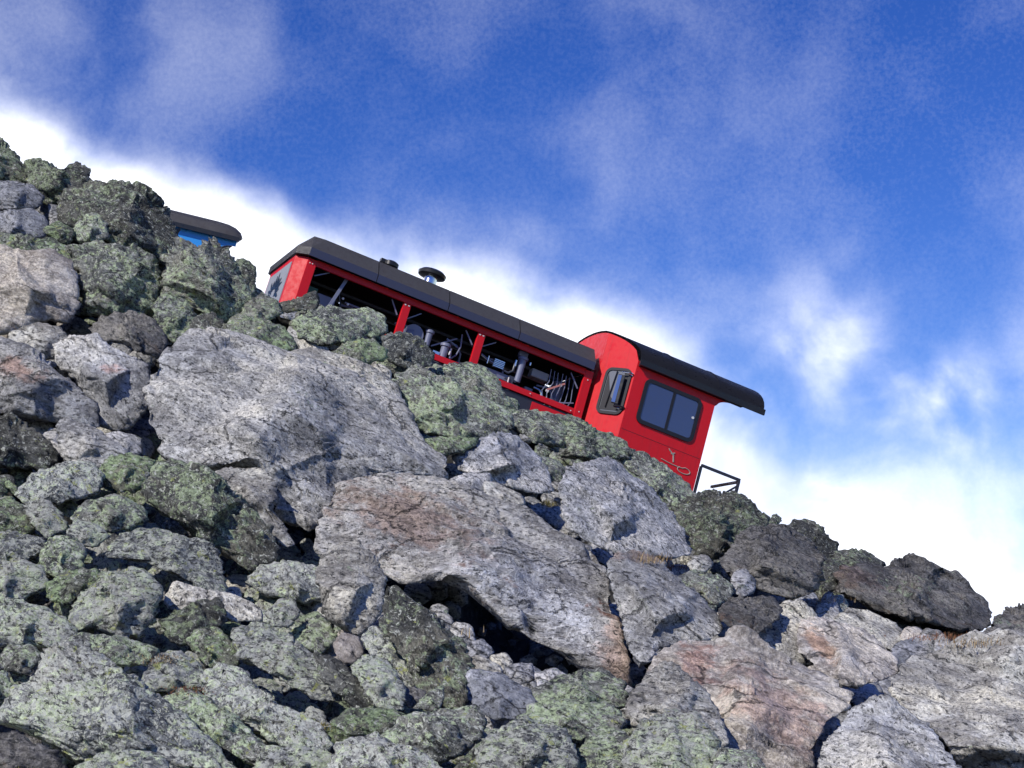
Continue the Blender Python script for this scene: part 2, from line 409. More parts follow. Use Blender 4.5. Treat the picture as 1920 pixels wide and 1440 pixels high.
# ------------------------------------------------------------------ ground
def ground():
    n = NT('stony_soil')
    v, vs, r = n.coords()
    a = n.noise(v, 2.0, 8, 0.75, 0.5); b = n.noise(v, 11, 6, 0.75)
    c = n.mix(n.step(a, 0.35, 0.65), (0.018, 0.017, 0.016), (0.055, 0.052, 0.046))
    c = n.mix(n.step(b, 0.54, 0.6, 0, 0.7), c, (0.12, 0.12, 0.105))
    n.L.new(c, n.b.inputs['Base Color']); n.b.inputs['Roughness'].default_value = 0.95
    n.L.new(n.bump(b, 1.0, 0.12), n.b.inputs['Normal'])
    us = np.concatenate([np.linspace(-6, -0.5, 12), np.linspace(-0.42, 0.42, 150), np.linspace(0.5, 6, 12)])
    rows = []
    for uu in us:
        col = []
        vc = float(np.maximum(crest_v(uu), V0 + 0.05)); Yc = float(crest_Y(uu))
        sc = 1.0 if abs(uu) < 0.45 else 1.0 / (1 + abs(abs(uu) - 0.45) * 1.2)
        for Y in (-40, -15, 0, 3, 5, 7, 9, 10.5): 
            k = max(Y, 0) / Y0; zz = (1.6 + Y0 * V0) * k ** 1.6
            col.append((uu * max(Y, 2.5) * sc if Y > 0 else uu * 8, Y, zz))
        for t in np.linspace(0, 1, 150):
            Y = Y0 + (Yc - Y0) * t ** PW
            z = 1.6 + Y * (V0 + (vc - V0) * t) - 0.24 - 0.10 * t
            col.append((uu * Y * sc, Y, z))
        X, Y, z = col[-1]
        zb = bench(X, Y + 1.8)
        for dY, zz in ((0.7, z * 0.7 + min(zb, z) * 0.3 - 0.1), (1.6, min(z, zb)), (4.0, zb if abs(uu) < 0.5 else min(z, zb)), (9.0, zb - 0.6), (20, zb - 6), (60, zb - 30), (300, zb - 90), (1500, zb - 200)):
            col.append((X if dY < 30 else X * (1 + dY / 60), Y + dY, zz))
        rows.append(col)
    V = np.array(rows)
    # the ground lies behind every stone: pushed back along the slope where a stone is bedded deep
    sub = V[:, 8:158]; U_ = sub[..., 0] / sub[..., 1]; Vv = (sub[..., 2] - 1.6) / sub[..., 1]
    c_, s_ = math.cos(PITCH), math.sin(PITCH); fw = c_ + s_ * Vv; up = -s_ + c_ * Vv
    PX, PY = 960 + FOC * U_ / fw, 720 - FOC * up / fw
    need = np.full(PX.shape, -1.0)
    tab = {}
    for k in PLAN:
        for q, y in k['cells'].items():
            y = min(y + k['shift'], 40) + 0.25 + 0.25 * k['Rm']
            if y > tab.get(q, -1): tab[q] = y
    tb = np.full(210 * 160, -1.0)
    for q, y in tab.items(): tb[q] = y
    tb = tb.reshape(160, 210)
    for _ in range(2):      # spread
        p = np.pad(tb, 1, mode='edge'); tb = np.max([p[a:a + 160, b:b + 210] for a in range(3) for b in range(3)], axis=0)
    ok = (PX > -100) & (PX < 1990) & (PY > 0) & (PY < 1590)
    need[ok] = tb[np.clip((PY[ok] / 10).astype(int), 0, 159), np.clip(((PX[ok] + 100) / 10).astype(int), 0, 209)]
    D_ = np.maximum(need - sub[..., 1], 0)
    hx_ = np.exp(-(((PX - 960) / 120) ** 2 + ((PY - 1185) / 75) ** 2) ** 2)
    D_ = np.maximum(D_, 2.6 * hx_)
    D_ *= np.clip((1 - np.linspace(0, 1, 150)) / 0.04, 0, 1)[None, :]
    for _ in range(3):
        p = np.pad(D_, 1, mode='edge'); D_ = sum(p[a:a + D_.shape[0], b:b + D_.shape[1]] for a in range(3) for b in range(3)) / 9
    Yn = sub[..., 1] + D_
    V[:, 8:158] = np.stack([U_ * Yn, Yn, 1.6 + Vv * Yn], -1)
    nu, nv = V.shape[:2]; P = V.reshape(-1, 3)
    near = (P[:, 1] > 5) & (P[:, 1] < 33)
    d = fbm(P * 1.4, 4) * 0.14 + np.clip(cells(P * 3.5)[1], 0, 0.4) * 0.35 - 0.12
    P[:, 2] += np.where(near, d, 0)
    idx = np.arange(nu * nv).reshape(nu, nv)
    F = np.stack([idx[:-1, :-1], idx[1:, :-1], idx[1:, 1:], idx[:-1, 1:]], -1).reshape(-1, 4)
    # loose rubble lying on the soil
    rs = np.random.RandomState(77); G_ = P.reshape(nu, nv, 3)
    bm = bmesh.new(); bmesh.ops.create_icosphere(bm, subdivisions=1, radius=1.0); bm.verts.ensure_lookup_table()
    iv = np.array([v.co[:] for v in bm.verts]); fi = np.array([[v.index for v in f.verts] for f in bm.faces]); bm.free()
    VV = []; FF = []; m_ = 0
    for q in range(5200):
        i = rs.randint(12, nu - 13); j = rs.randint(8, 157); a, b = rs.rand(), rs.rand()
        pt = (G_[i, j] * (1 - a) + G_[i + 1, j] * a) * (1 - b) + (G_[i, j + 1] * (1 - a) + G_[i + 1, j + 1] * a) * b
        r = 0.04 + 0.13 * rs.rand() ** 2.2
        sh = iv * (1 + rs.uniform(-0.28, 0.28, (len(iv), 1))) * rs.uniform(0.6, 1.3, 3) * r
        t_ = rs.uniform(0, 6.28); ct, st = math.cos(t_), math.sin(t_)
        sh = np.stack([sh[:, 0] * ct - sh[:, 1] * st, sh[:, 0] * st + sh[:, 1] * ct, sh[:, 2]], -1)
        VV.append(sh + pt + (0, 0, r * 0.35)); FF.append(fi + m_); m_ += len(iv)
    rb = mesh_obj('rubble', np.concatenate(VV), np.concatenate(FF), ROCK['S'])
    tag(rb, 'loose broken stone strewn over the soil between the boulders', 'rubble', kind='stuff')
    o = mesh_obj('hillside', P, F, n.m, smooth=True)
    tag(o, 'dark stony soil of the steep hillside under the boulders', kind='structure')


# ---- frame of the rack railway: x runs down the track, y across it (away), z up from the track
TPSI, TAL = R(23), R(17)
Tt = np.array([math.cos(TPSI) * math.cos(TAL), math.sin(TPSI) * math.cos(TAL), -math.sin(TAL)])
Ts = np.array([-math.sin(TPSI), math.cos(TPSI), 0.0])
Tu = np.cross(Tt, Ts)
TO = EYE + ray(1197, 676) * 32.0        # near front corner of the cab, at the eave
RAIL = -3.25                            # height of the rail head below that corner


def bench(X, Y):
    """ground level of the track bed"""
    p = TO + Tu * (RAIL - 0.45) + Ts * 1.25
    nn = Tu
    X = max(min(X, 14), -14); Y = max(min(Y, 45), 20)
    return p[2] - (nn[0] * (X - p[0]) + nn[1] * (Y - p[1])) / nn[2]



# ------------------------------------------------------------------ boulders
def rock(name, mat, poly, seed, dz=0.0, lie=0.35, thick=1.0, rough=1.0, round_=0.0, planes=None, marks=(), cell=3.6, filler=False, meta=None):
    rs = np.random.RandomState(seed)
    poly = np.array(poly, float); poly = poly.mean(0) + (poly - poly.mean(0)) * (1.0 if mat in 'GVBRSD' else (1.045 if mat == 'W' else 1.012))
    POLYS.append(poly)
    # densify the outline
    Q = np.concatenate([poly, poly[:1]]); segs = []
    for a, b in zip(Q[:-1], Q[1:]):
        m = max(2, int(np.hypot(*(b - a)) / 4)); t = np.linspace(0, 1, m, endpoint=False)[:, None]
        segs.append(a + (b - a) * t)
    D = np.concatenate(segs)
    # round the corners a little
    k = max(1, int(len(D) * 0.012)); Dp = np.concatenate([D[-k:], D, D[:k]])
    D = np.stack([np.convolve(Dp[:, i], np.ones(2 * k + 1) / (2 * k + 1), 'valid') for i in (0, 1)], -1)
    A = 0.5 * np.sum(D[:, 0] * np.roll(D[:, 1], -1) - np.roll(D[:, 0], -1) * D[:, 1])
    cr = (D[:, 0] * np.roll(D[:, 1], -1) - np.roll(D[:, 0], -1) * D[:, 1])
    c = np.array([np.sum((D[:, i] + np.roll(D[:, i], -1)) * cr) / (6 * A) for i in (0, 1)])
    rad = math.sqrt(abs(A) / math.pi)
    rel = D - c; th = np.arctan2(rel[:, 1], rel[:, 0]); rr = np.hypot(rel[:, 0], rel[:, 1])
    bins = np.linspace(-math.pi, math.pi, 361)
    o = np.argsort(th); rth = np.interp(bins, np.concatenate([th[o] - 2 * math.pi, th[o], th[o] + 2 * math.pi]), np.tile(rr[o], 3))
    Nn = int(np.clip(2 * rad / cell, 10, 120)) // 2 * 2 + 1
    g = np.linspace(-1, 1, Nn); gx, gy = np.meshgrid(g, g, indexing='ij')
    a, b = gx.ravel(), gy.ravel()
    big = np.abs(a) > np.abs(b)
    with np.errstate(divide='ignore', invalid='ignore'):
        ro = np.where(big, np.abs(a), np.abs(b))
        ph = np.where(big, (math.pi / 4) * (b / np.where(a == 0, 1, a)), math.pi / 2 - (math.pi / 4) * (a / np.where(b == 0, 1, b)))
    ph = np.where(big & (a < 0), ph + math.pi, ph); ph = np.where(~big & (b < 0), ph + math.pi, ph)
    ph = np.where(ro == 0, 0, (ph + math.pi) % (2 * math.pi) - math.pi)
    rb = np.interp(ph, bins, rth)
    px = c[0] + ro * rb * np.cos(ph); py = c[1] + ro * rb * np.sin(ph)
    hill_c = float(hill_Y(c[0], c[1])) + dz
    s = hill_c / FOC
    minor = min(rad, 0.62 * float(np.percentile(rth, 20)) + 0.38 * rad)
    Rm = minor * s * 1.3 * thick
    # edge profile and facets
    hx = (1 - ro ** (2.3 - round_ * 0.4)).clip(0) ** (0.72 if mat in 'GVBRSD' else 0.6)
    nx, ny = (px - c[0]) / rad, (py - c[1]) / rad
    fac = []
    if planes is None:
        planes = []
        K = rs.randint(3, 7)
        base = rs.uniform(0, 2 * math.pi)
        for q in range(K):
            an = base + 2 * math.pi * (q + rs.uniform(-.3, .3)) / K
            planes.append((math.cos(an), math.sin(an), rs.uniform(0.5, 1.35), rs.uniform(0.62, 0.98)))
        planes.append((rs.uniform(-1, 1), rs.uniform(-1, 1), 0.16, 0.84))
        planes.append((rs.uniform(-.4, .4), -1, rs.uniform(0.55, 0.9), rs.uniform(0.62, 0.80)))      # top, falling away up the slope
    planes = list(planes) + [(rs.uniform(-.3, .5), 1, rs.uniform(0.75, 1.15), rs.uniform(0.92, 1.08))]  # undercut foot
    planes = list(planes)
    for q in range(rs.randint(7, 12)):       # chips knocked off round the edges
        an = rs.uniform(0, 6.283); planes.append((math.cos(an), math.sin(an), rs.uniform(1.0, 2.6), rs.uniform(1.0, 1.9)))
    h = hx.copy(); kk = 0.012 + 0.10 * round_
    for (dx, dy, sl, off) in planes:
        l = math.hypot(dx, dy) or 1
        pl = off - sl * (nx * dx + ny * dy) / l
        m = np.clip(0.5 + 0.5 * (pl - h) / kk, 0, 1)
        h = pl * (1 - m) + h * m - kk * m * (1 - m)
    for (pts, w, dep) in marks:      # cracks (dep < 0) and raised edges (dep > 0) along a line
        pts = np.array(pts, float); dd = np.full(len(px), 1e9)
        wob = (perlin(np.stack([px * 0.03, py * 0.03, px * 0 + seed], -1)) * 9)
        for p, q in zip(pts[:-1], pts[1:]):
            e = q - p; t = (((px - p[0]) * e[0] + (py - p[1]) * e[1]) / (e @ e)).clip(0, 1)
            dd = np.minimum(dd, np.hypot(px - p[0] - t * e[0] + wob, py - p[1] - t * e[1] + wob))
        h = h + dep * np.exp(-(dd / w) ** 2)
    h = np.maximum(h, hx * 0.38) * (ro < 1)
    Yh = hill_Y(px, py)
    Ymid = hill_c + lie * np.clip(Yh - float(hill_Y(c[0], c[1])), -4 * Rm - .4, 4 * Rm + .4)
    Yf = Ymid - Rm * h
    PLAN.append(dict(name=name, mat=mat, seed=seed, rough=rough, c=c, rad=rad, s=s, Rm=Rm, Nn=Nn, px=px, py=py, Yf=Yf, Ymid=Ymid, ro=ro, shift=0.0, key=c[1] - dz * 90, hill_c=hill_c, filler=filler, meta=meta))
    ROCKINFO.append((c[0], c[1], rad, mat, hill_c))


def build_rock(k):
    name, mat, seed, rough, c, rad, s, Rm, Nn, px, py, ro = [k[q] for q in ('name', 'mat', 'seed', 'rough', 'c', 'rad', 's', 'Rm', 'Nn', 'px', 'py', 'ro')]
    Yf = k['Yf'] + k['shift']; Ymid = k['Ymid'] + k['shift']
    if mat in 'GVBRS': rough = rough * 0.58
    Yb = Ymid + Rm * 1.0 * (1 - ro ** 2).clip(0) ** 0.5
    dr = ray(px, py)
    Pf = EYE + dr * Yf[:, None]; Pb = EYE + dr * Yb[:, None]
    idx = np.arange(Nn * Nn).reshape(Nn, Nn)
    F1 = np.stack([idx[:-1, :-1], idx[:-1, 1:], idx[1:, 1:], idx[1:, :-1]], -1).reshape(-1, 4)
    border = np.zeros((Nn, Nn), bool); border[[0, -1], :] = True; border[:, [0, -1]] = True
    bmap = np.where(border, idx, -1).ravel(); inner = np.where(bmap < 0)[0]
    bmap[inner] = Nn * Nn + np.arange(len(inner))
    P = np.concatenate([Pf, Pb[inner]])
    F = np.concatenate([F1, bmap[F1][:, ::-1]])

    def normals(P):
        e1 = P[F[:, 2]] - P[F[:, 0]]; e2 = P[F[:, 3]] - P[F[:, 1]]; fn = np.cross(e1, e2)
        nv = np.zeros_like(P)
        for q in range(4):
            for ax in range(3): nv[:, ax] += np.bincount(F[:, q], fn[:, ax], len(P))
        return nv / (np.linalg.norm(nv, axis=1)[:, None] + 1e-12)
    nv = normals(P)
    if np.mean(np.einsum('ij,ij->i', nv[:len(Pf)], -dr)) < 0:
        F = F[:, ::-1]; nv = -nv
    Lm = rad * s; W = P + seed * 3.7
    # bedding planes: noise squeezed across the layering
    bed = np.array([0.35, 0.30, 0.89]); bed /= np.linalg.norm(bed)
    Wb = W + bed * (W @ bed)[:, None] * 2.6
    d = fbm(W * (0.9 / Lm), 2) * 0.07 * Lm * rough
    wrp = np.stack([fbm(W * (1.1 / Lm) + q * 31, 2) for q in range(3)], -1) * 0.22 * Lm
    v1, b1 = cells((Wb + wrp) * (1.25 / Lm), seed)
    d += v1 * 0.125 * Lm * rough - np.exp(-(b1 / 0.05) ** 2) * 0.022 * Lm * rough
    v2, b2 = cells((Wb + wrp * 0.5) * (3.4 / Lm), seed + 9)
    d += v2 * 0.03 * Lm * rough - np.exp(-(b2 / 0.10) ** 2) * 0.012 * Lm * rough
    hf = fbm(Wb * 3.6, 3, True) * 0.013 * min(1, Lm / 0.35)
    hf2 = fbm(W * 11.0, 2) * 0.013 * min(1, Lm / 0.3)
    d += (hf + hf2) * (0.4 + 0.6 * rough)
    P = P + nv * (d - 0.018 * Lm)[:, None]
    org = P.mean(0); 
    ob = mesh_obj(name, P - org, F, ROCK[mat], smooth=True)
    ob.location = org
    return ob



def settle():
    """stones that touch must not run into one another: push the nearer one forward, the farther one back"""
    G = 10; W_, H_ = 210, 160
    for k in PLAN:
        ix = np.clip(((k['px'] + 100) / G).astype(int), 0, W_ - 1); iy = np.clip((k['py'] / G).astype(int), 0, H_ - 1)
        f = iy * W_ + ix; cnt = np.bincount(f, minlength=W_ * H_); sm = np.bincount(f, k['Yf'], minlength=W_ * H_); se = np.bincount(f, k['ro'], minlength=W_ * H_)
        ids = np.nonzero(cnt)[0]; k['cells'] = dict(zip(ids.tolist(), (sm[ids] / cnt[ids]).tolist()))
        k['edge'] = dict(zip(ids.tolist(), (se[ids] / cnt[ids]).tolist()))
    pairs = []
    for i, a in enumerate(PLAN):
        for b in PLAN[i + 1:]:
            if math.hypot(a['c'][0] - b['c'][0], a['c'][1] - b['c'][1]) > 2.3 * (a['rad'] + b['rad']): continue
            com = a['cells'].keys() & b['cells'].keys()
            if not com: continue
            A, B = a, b                      # A in front
            if (a['filler'] and not b['filler']) or (a['filler'] == b['filler'] and a['key'] < b['key']): A, B = b, a
            # needed gap: A must be nearer than B on the cells where they overlap
            gap = max(A['cells'][q] - B['cells'][q] for q in com)
            pairs.append((A, B, gap + (0.12 if A['mat'] in 'WLM' else 0.22) + 0.10 * min(A['Rm'], B['Rm'])))
    for it in range(60):
        mx = 0
        for A, B, g in pairs:
            e = g + A['shift'] - B['shift']
            if e > 0:
                if B['filler']: B['shift'] += e; continue
                wa = B['rad'] / (A['rad'] + B['rad'])
                A['shift'] -= e * 0.55 * (0.4 + wa * 0.6); B['shift'] += e * 0.35 * (1 - wa); mx = max(mx, e)
    for k in PLAN: k['shift'] = float(np.clip(k['shift'], -2.6, 2.6 if not k['filler'] else 3.5))
    print('settle', mx, [round(k['shift'], 1) for k in PLAN[:40]])


PLAN = []; ROCKINFO = []; POLYS = []
def P_(s): return [tuple(float(q) for q in w.split(',')) for w in s.split()]


# name | material | label | outline (as seen in the photograph) | options
BOULDERS = [
 # ---- big grey boulders
 ('boulder','G','largest pale grey boulder, with an overhanging rounded head on its left','268,765 275,800 300,812 297,850 330,872 400,884 480,884 505,930 530,980 585,1008 625,965 660,905 700,895 780,896 835,902 850,882 840,850 800,820 775,780 745,745 700,720 650,690 600,672 545,652 490,635 440,622 390,613 345,620 310,645 285,685 275,720',
   dict(thick=0.85, lie=0.45, planes=[(-1,-0.6,0.55,1.0),(0.5,-1,0.62,0.93),(0.25,1,0.95,0.86),(-1,0.5,0.8,0.98),(1,0.2,0.55,1.05)],
        marks=[(P_('300,812 340,790 385,765 410,715'),7,-0.16),(P_('385,765 440,745 500,760'),6,-0.05),(P_('640,760 700,790 760,800'),8,-0.05),(P_('320,760 365,745'),5,-0.08),(P_('520,880 600,850 690,840 780,860'),12,0.06),(P_('410,760 460,800 500,860'),14,0.07)])),
 ('boulder','V','huge tilted grey slab with rust brown patch and white veins, roofing a dark hollow','583,1022 597,985 608,935 630,900 670,888 740,882 800,892 860,905 920,925 980,945 1040,985 1090,1010 1130,1040 1145,1090 1157,1150 1170,1200 1183,1245 1178,1290 1140,1290 1085,1255 1020,1215 960,1180 900,1135 850,1105 790,1092 740,1094 690,1075 640,1050 605,1045',
   dict(thick=0.62, lie=0.35, dz=-0.5, planes=[(-0.4,-1,0.75,0.95),(0.5,-1,0.5,0.92),(0.1,1,0.25,0.90),(-1,0.1,0.7,1.0),(1,-0.2,0.5,1.0)],
        marks=[(P_('700,1030 800,1040 880,1030 960,1060 1020,1090'),9,-0.06),(P_('960,960 1010,1060 1100,1130 1150,1150'),8,-0.07),(P_('1040,1180 1090,1120 1150,1140'),6,-0.08),(P_('660,1080 790,1062 900,1090 1000,1170 1090,1240'),16,0.09),(P_('650,900 640,960 650,1010'),9,0.05)])),
 ('boulder','S','blunt grey boulder with pale left face between the big slab and the lichen ledge','848,855 880,825 940,810 975,815 1010,850 1035,895 1042,922 1010,928 960,918 900,895 858,882',dict(planes=[(-1,-0.3,0.6,0.85),(0.8,-0.5,0.55,0.9),(0.2,1,0.8,0.95)], marks=[(P_('900,880 915,850 940,830'),4,-0.08)])),
 ('boulder','S','square blue-grey boulder leaning below the red cab','1052,965 1048,915 1062,872 1110,860 1150,856 1180,880 1220,910 1260,960 1290,1010 1302,1040 1260,1048 1200,1045 1150,1035 1095,1015 1065,990',dict(thick=0.8, planes=[(-0.5,-1,0.6,0.86),(0.9,-0.4,0.55,0.95),(0.1,1,0.7,0.95)])),
 ('boulder','G','rounded grey boulder right of the big slab, brown at its crown','1133,1062 1150,1038 1195,1028 1240,1050 1280,1090 1320,1120 1350,1160 1357,1188 1330,1202 1290,1205 1250,1215 1225,1245 1195,1262 1180,1230 1168,1180 1150,1120',dict(planes=[(-0.6,-1,0.5,0.88),(1,-0.5,0.5,0.95),(-0.3,1,0.9,0.92)], marks=[(P_('1210,1060 1250,1100 1300,1130'),6,-0.06),(P_('1180,1130 1240,1170 1320,1180'),7,-0.05)])),
 ('boulder','R','large reddish grey boulder with rust streaks at the lower right','1190,1300 1215,1240 1260,1205 1300,1195 1350,1198 1362,1178 1390,1172 1420,1190 1450,1210 1500,1240 1560,1270 1603,1298 1600,1322 1545,1360 1530,1400 1526,1450 1500,1480 1440,1480 1370,1460 1300,1420 1230,1360',dict(thick=0.8, planes=[(-0.6,-1,0.35,0.85),(0.9,-0.3,0.3,0.88),(0.9,0.7,1.6,1.2),(-0.5,1,0.5,0.95)], marks=[(P_('1530,1440 1510,1380 1560,1330 1600,1310'),9,0.08),(P_('1350,1200 1400,1230 1500,1300'),8,0.05)])),
 ('boulder','B','beige wedge-shaped boulder with shadowed right side, in front of the reddish boulder','1172,1335 1180,1300 1218,1255 1250,1240 1290,1260 1325,1290 1352,1340 1372,1395 1335,1410 1270,1385 1225,1365 1185,1360',dict(dz=-0.35, planes=[(-0.6,-1,0.35,0.84),(1,0.1,0.9,0.82),(0.5,1,1.0,0.85),(-1,0.6,0.7,0.95)], marks=[(P_('1190,1335 1240,1320 1270,1290 1300,1280 1350,1350'),7,0.10)])),
 ('boulder','G','pale grey knobbly boulder at the bottom edge, right of the reddish boulder','1528,1440 1543,1392 1578,1350 1600,1322 1632,1305 1670,1302 1702,1330 1742,1360 1780,1410 1812,1460 1700,1500 1560,1490',dict(planes=[(-0.8,-0.8,0.5,0.86),(1,-0.4,0.55,0.92),(0.2,1,0.5,0.95)])),
 ('boulder','B','massive rough boulder filling the lower right corner','1663,1275 1695,1240 1750,1215 1800,1192 1860,1180 1900,1175 2010,1190 2060,1330 2030,1490 1880,1500 1795,1440 1750,1375 1700,1332 1672,1305',dict(thick=0.75, planes=[(-0.5,-1,0.5,0.88),(0.3,-1,0.3,0.85),(-0.8,0.7,0.9,0.9),(0.2,1,0.4,0.9)], marks=[(P_('1760,1260 1790,1320 1850,1380 1920,1400'),10,-0.07),(P_('1700,1290 1780,1240 1900,1230'),12,0.07)])),
 ('boulder','D','dark boulder at the right edge of the skyline','1828,1212 1858,1165 1885,1140 1915,1132 1990,1125 2020,1190 1950,1230 1880,1228',dict(rough=1.2)),
 ('boulder','D','long dark brown boulder with a peak, lying on the right-hand skyline','1562,1088 1570,1065 1610,1056 1663,1058 1688,1042 1710,1031 1742,1046 1790,1070 1830,1110 1866,1147 1862,1168 1845,1185 1800,1186 1760,1170 1700,1162 1640,1142 1600,1122 1574,1112',dict(thick=0.9, planes=[(0.2,-1,0.5,0.9),(0.1,1,0.7,0.8),(-1,0,0.6,1.0)], rough=1.1)),
 ('boulder','D','rounded dark grey boulder left of the long peaked one','1343,1052 1368,1027 1380,1000 1412,987 1460,984 1510,1000 1540,1030 1547,1070 1532,1112 1490,1127 1450,1118 1410,1104 1368,1082',dict(round_=0.5, planes=[(-0.5,-1,0.5,0.9),(0.3,1,0.7,0.9)])),
 ('stone','S','egg-shaped grey stone standing against the rounded dark boulder','1368,1092 1376,1070 1398,1064 1419,1088 1416,1110 1397,1120 1376,1112',dict(round_=0.8, dz=-0.6)),
 ('rock','D','dark pitted oval rock perched on a pale slab','1346,1142 1364,1122 1400,1117 1450,1119 1473,1138 1455,1165 1425,1188 1390,1184 1355,1168',dict(dz=-0.5, rough=1.3)),
 ('rock','B','pale grey slab half in blue shade under the dark oval rock','1400,1185 1440,1145 1470,1126 1505,1125 1532,1152 1540,1185 1530,1245 1490,1262 1440,1225',dict(thick=0.6, dz=0.25, planes=[(0,-1,0.2,0.8),(0.2,1,1.0,0.75)])),
 ('boulder','R','blocky grey boulder with orange stained left edge','1490,1192 1500,1165 1530,1153 1562,1160 1620,1178 1655,1208 1685,1240 1688,1262 1650,1278 1602,1290 1556,1276 1528,1250 1500,1222',dict(dz=-0.3, planes=[(-1,-0.3,1.2,0.95),(0.4,-1,0.4,0.85),(0.3,1,0.9,0.9)], marks=[(P_('1520,1165 1545,1210 1555,1260'),7,0.12)])),
 ('rock','B','low grey slab lying behind the orange stained boulder','1560,1162 1588,1139 1632,1144 1682,1170 1708,1200 1690,1225 1640,1215',dict(thick=0.7)),
 ('stone','S','upright pale stone leaning in front of the long dark boulder','1523,1165 1530,1135 1550,1107 1562,1110 1574,1140 1577,1165 1550,1170',dict()),
 ('stone','S','small stone propped at the left of the upright pale stone','1498,1150 1510,1128 1532,1120 1540,1140 1530,1162 1510,1162',dict()),
 ('stone','W','speckled white stone at the right of the upright pale stone','1560,1118 1580,1114 1593,1135 1580,1150 1564,1148',dict()),
 ('rock','S','blue-grey low rock between the orange stained boulder and the corner boulder','1655,1238 1680,1205 1730,1188 1766,1200 1745,1228 1702,1252 1668,1265',dict()),
 ('stone','G','small pale bluish pointed stone standing up on the right','1750,1222 1754,1195 1769,1186 1786,1206 1784,1224',dict(dz=-0.2)),
 ('stone','R','small orange tinted stone beside the dry grass on the right','1685,1195 1698,1175 1722,1175 1740,1190 1725,1204 1698,1206',dict()),
 ('stone','B','flat little stone behind the bluish pointed stone','1722,1190 1735,1177 1765,1182 1776,1196 1750,1206',dict()),
 ('stone','B','cream coloured rounded stone beside the dry grass under the dark ledge','1287,1058 1299,1042 1325,1039 1340,1056 1326,1073 1300,1074',dict(round_=0.6, dz=-0.3)),
 ('rock','L','lichened lump left of the egg-shaped stone','1262,1085 1298,1068 1350,1076 1377,1100 1372,1122 1342,1137 1308,1112 1280,1102',dict(dz=-0.1)),
 # ---- left greys
 ('boulder','R','square two-tone boulder with a dark brown hollow, at the left edge','-50,470 0,458 50,468 100,464 140,490 148,540 152,577 130,607 100,602 60,614 0,630 -50,630',dict(thick=0.9, planes=[(-0.3,-1,0.6,0.92),(1,0.2,0.8,1.0),(-0.5,1,1.1,0.75)], marks=[(P_('80,480 90,540 100,600'),8,0.10),(P_('0,520 50,530 85,570'),7,-0.10)])),
 ('rock','B','smooth oval grey-brown rock below the square two-tone boulder','5,655 18,622 70,602 112,610 136,640 112,672 60,680 30,672',dict(round_=0.6)),
 ('boulder','G','long pale grey boulder with faint red spots, left of the largest boulder','98,645 130,625 180,627 222,655 280,682 284,720 278,768 252,802 222,812 188,802 168,752 130,705 102,675',dict(planes=[(-0.4,-1,0.5,0.86),(0.8,-0.6,0.4,0.95),(0.5,1,0.9,0.9)], marks=[(P_('120,690 180,670 250,700'),8,0.05)])),
 ('boulder','G','big banded grey boulder with green tinge at the left edge','-50,645 0,628 60,648 92,678 142,718 182,758 193,803 150,808 110,795 60,790 0,778 -50,785',dict(planes=[(-0.2,-1,0.5,0.9),(0.9,-0.4,0.5,0.95),(0,1,0.7,0.9)], marks=[(P_('-20,690 60,700 130,760'),8,-0.05),(P_('0,740 80,730 170,790'),9,0.05)])),
 ('rock','G','pale bluish wedge rock under the banded boulder','103,795 125,778 172,798 222,830 245,852 205,880 150,888 112,855',dict(dz=-0.2)),
 ('stone','S','small bluish stone wedged beside the black gap left of the largest boulder','193,812 225,808 266,820 269,852 232,858',dict()),
 ('boulder','D','dark purple-grey boulder under the lichened crag','163,617 200,590 242,585 292,600 317,640 302,672 270,668 230,645 188,640',dict(planes=[(0.3,-1,0.5,0.9),(-0.5,1,1.0,0.75)])),
 ('boulder','B','tan edged boulder behind the top of the largest boulder','540,662 570,650 640,662 700,686 748,720 760,762 742,785 700,765 640,725 580,695',dict(thick=0.9, dz=0.2)),
 ('boulder','B','beige boulder tucked under the lower edge of the largest boulder','393,892 418,876 490,878 522,905 518,940 505,965 545,990 556,1018 540,1030 495,1005 455,960',dict(dz=-0.15, planes=[(-0.3,-1,0.4,0.86),(1,0.2,0.6,0.95),(0,1,1.0,0.8)])),
 ('stone','S','small flat stone between the largest boulder and the blunt grey one','836,900 880,884 922,888 924,917 905,922 860,910',dict(dz=-0.2)),
 ('stone','B','thin pale slab on the top edge of the huge tilted slab','905,902 930,903 982,930 988,948 940,944 908,926',dict(dz=-0.35, thick=0.6)),
 ('boulder','B','upright grey boulder with lichened cap in front of the huge slab','588,1075 603,1040 638,1014 672,1011 702,1040 724,1080 724,1120 706,1167 672,1194 640,1180 612,1162 598,1120',dict(dz=-1.1, planes=[(-0.9,-0.5,0.4,0.86),(1,-0.2,0.6,0.95),(0,1,0.5,0.95)], marks=[(P_('615,1080 650,1050 670,1020'),5,-0.06)])),
 ('boulder','K','steep purplish slab with green lichen, leaning below the dark hollow','722,1096 742,1097 800,1140 832,1170 872,1200 884,1240 880,1300 868,1340 820,1320 778,1288 758,1245 733,1205 708,1168 722,1130',dict(dz=-0.9, lie=0.25, thick=0.8, planes=[(0.9,-0.9,0.7,0.95),(-0.6,0.5,0.4,0.85)])),
 ('rock','S','brownish rock in front of the hollow under the huge slab','872,1262 900,1248 950,1268 992,1290 1014,1322 985,1350 930,1352 888,1328',dict(dz=-0.4)),
 ('stone','S','angular grey stone inside the hollow, near its middle','943,1255 960,1243 1000,1242 1004,1277 975,1284 948,1274',dict(dz=0.2)),
 ('stone','B','pale stone at the left end of the hollow','880,1232 898,1227 942,1250 944,1268 900,1260',dict(dz=0.1)),
 ('stone','S','small rounded pebble at the right end of the hollow','1004,1284 1014,1272 1030,1276 1034,1290 1018,1296',dict(dz=0.1)),
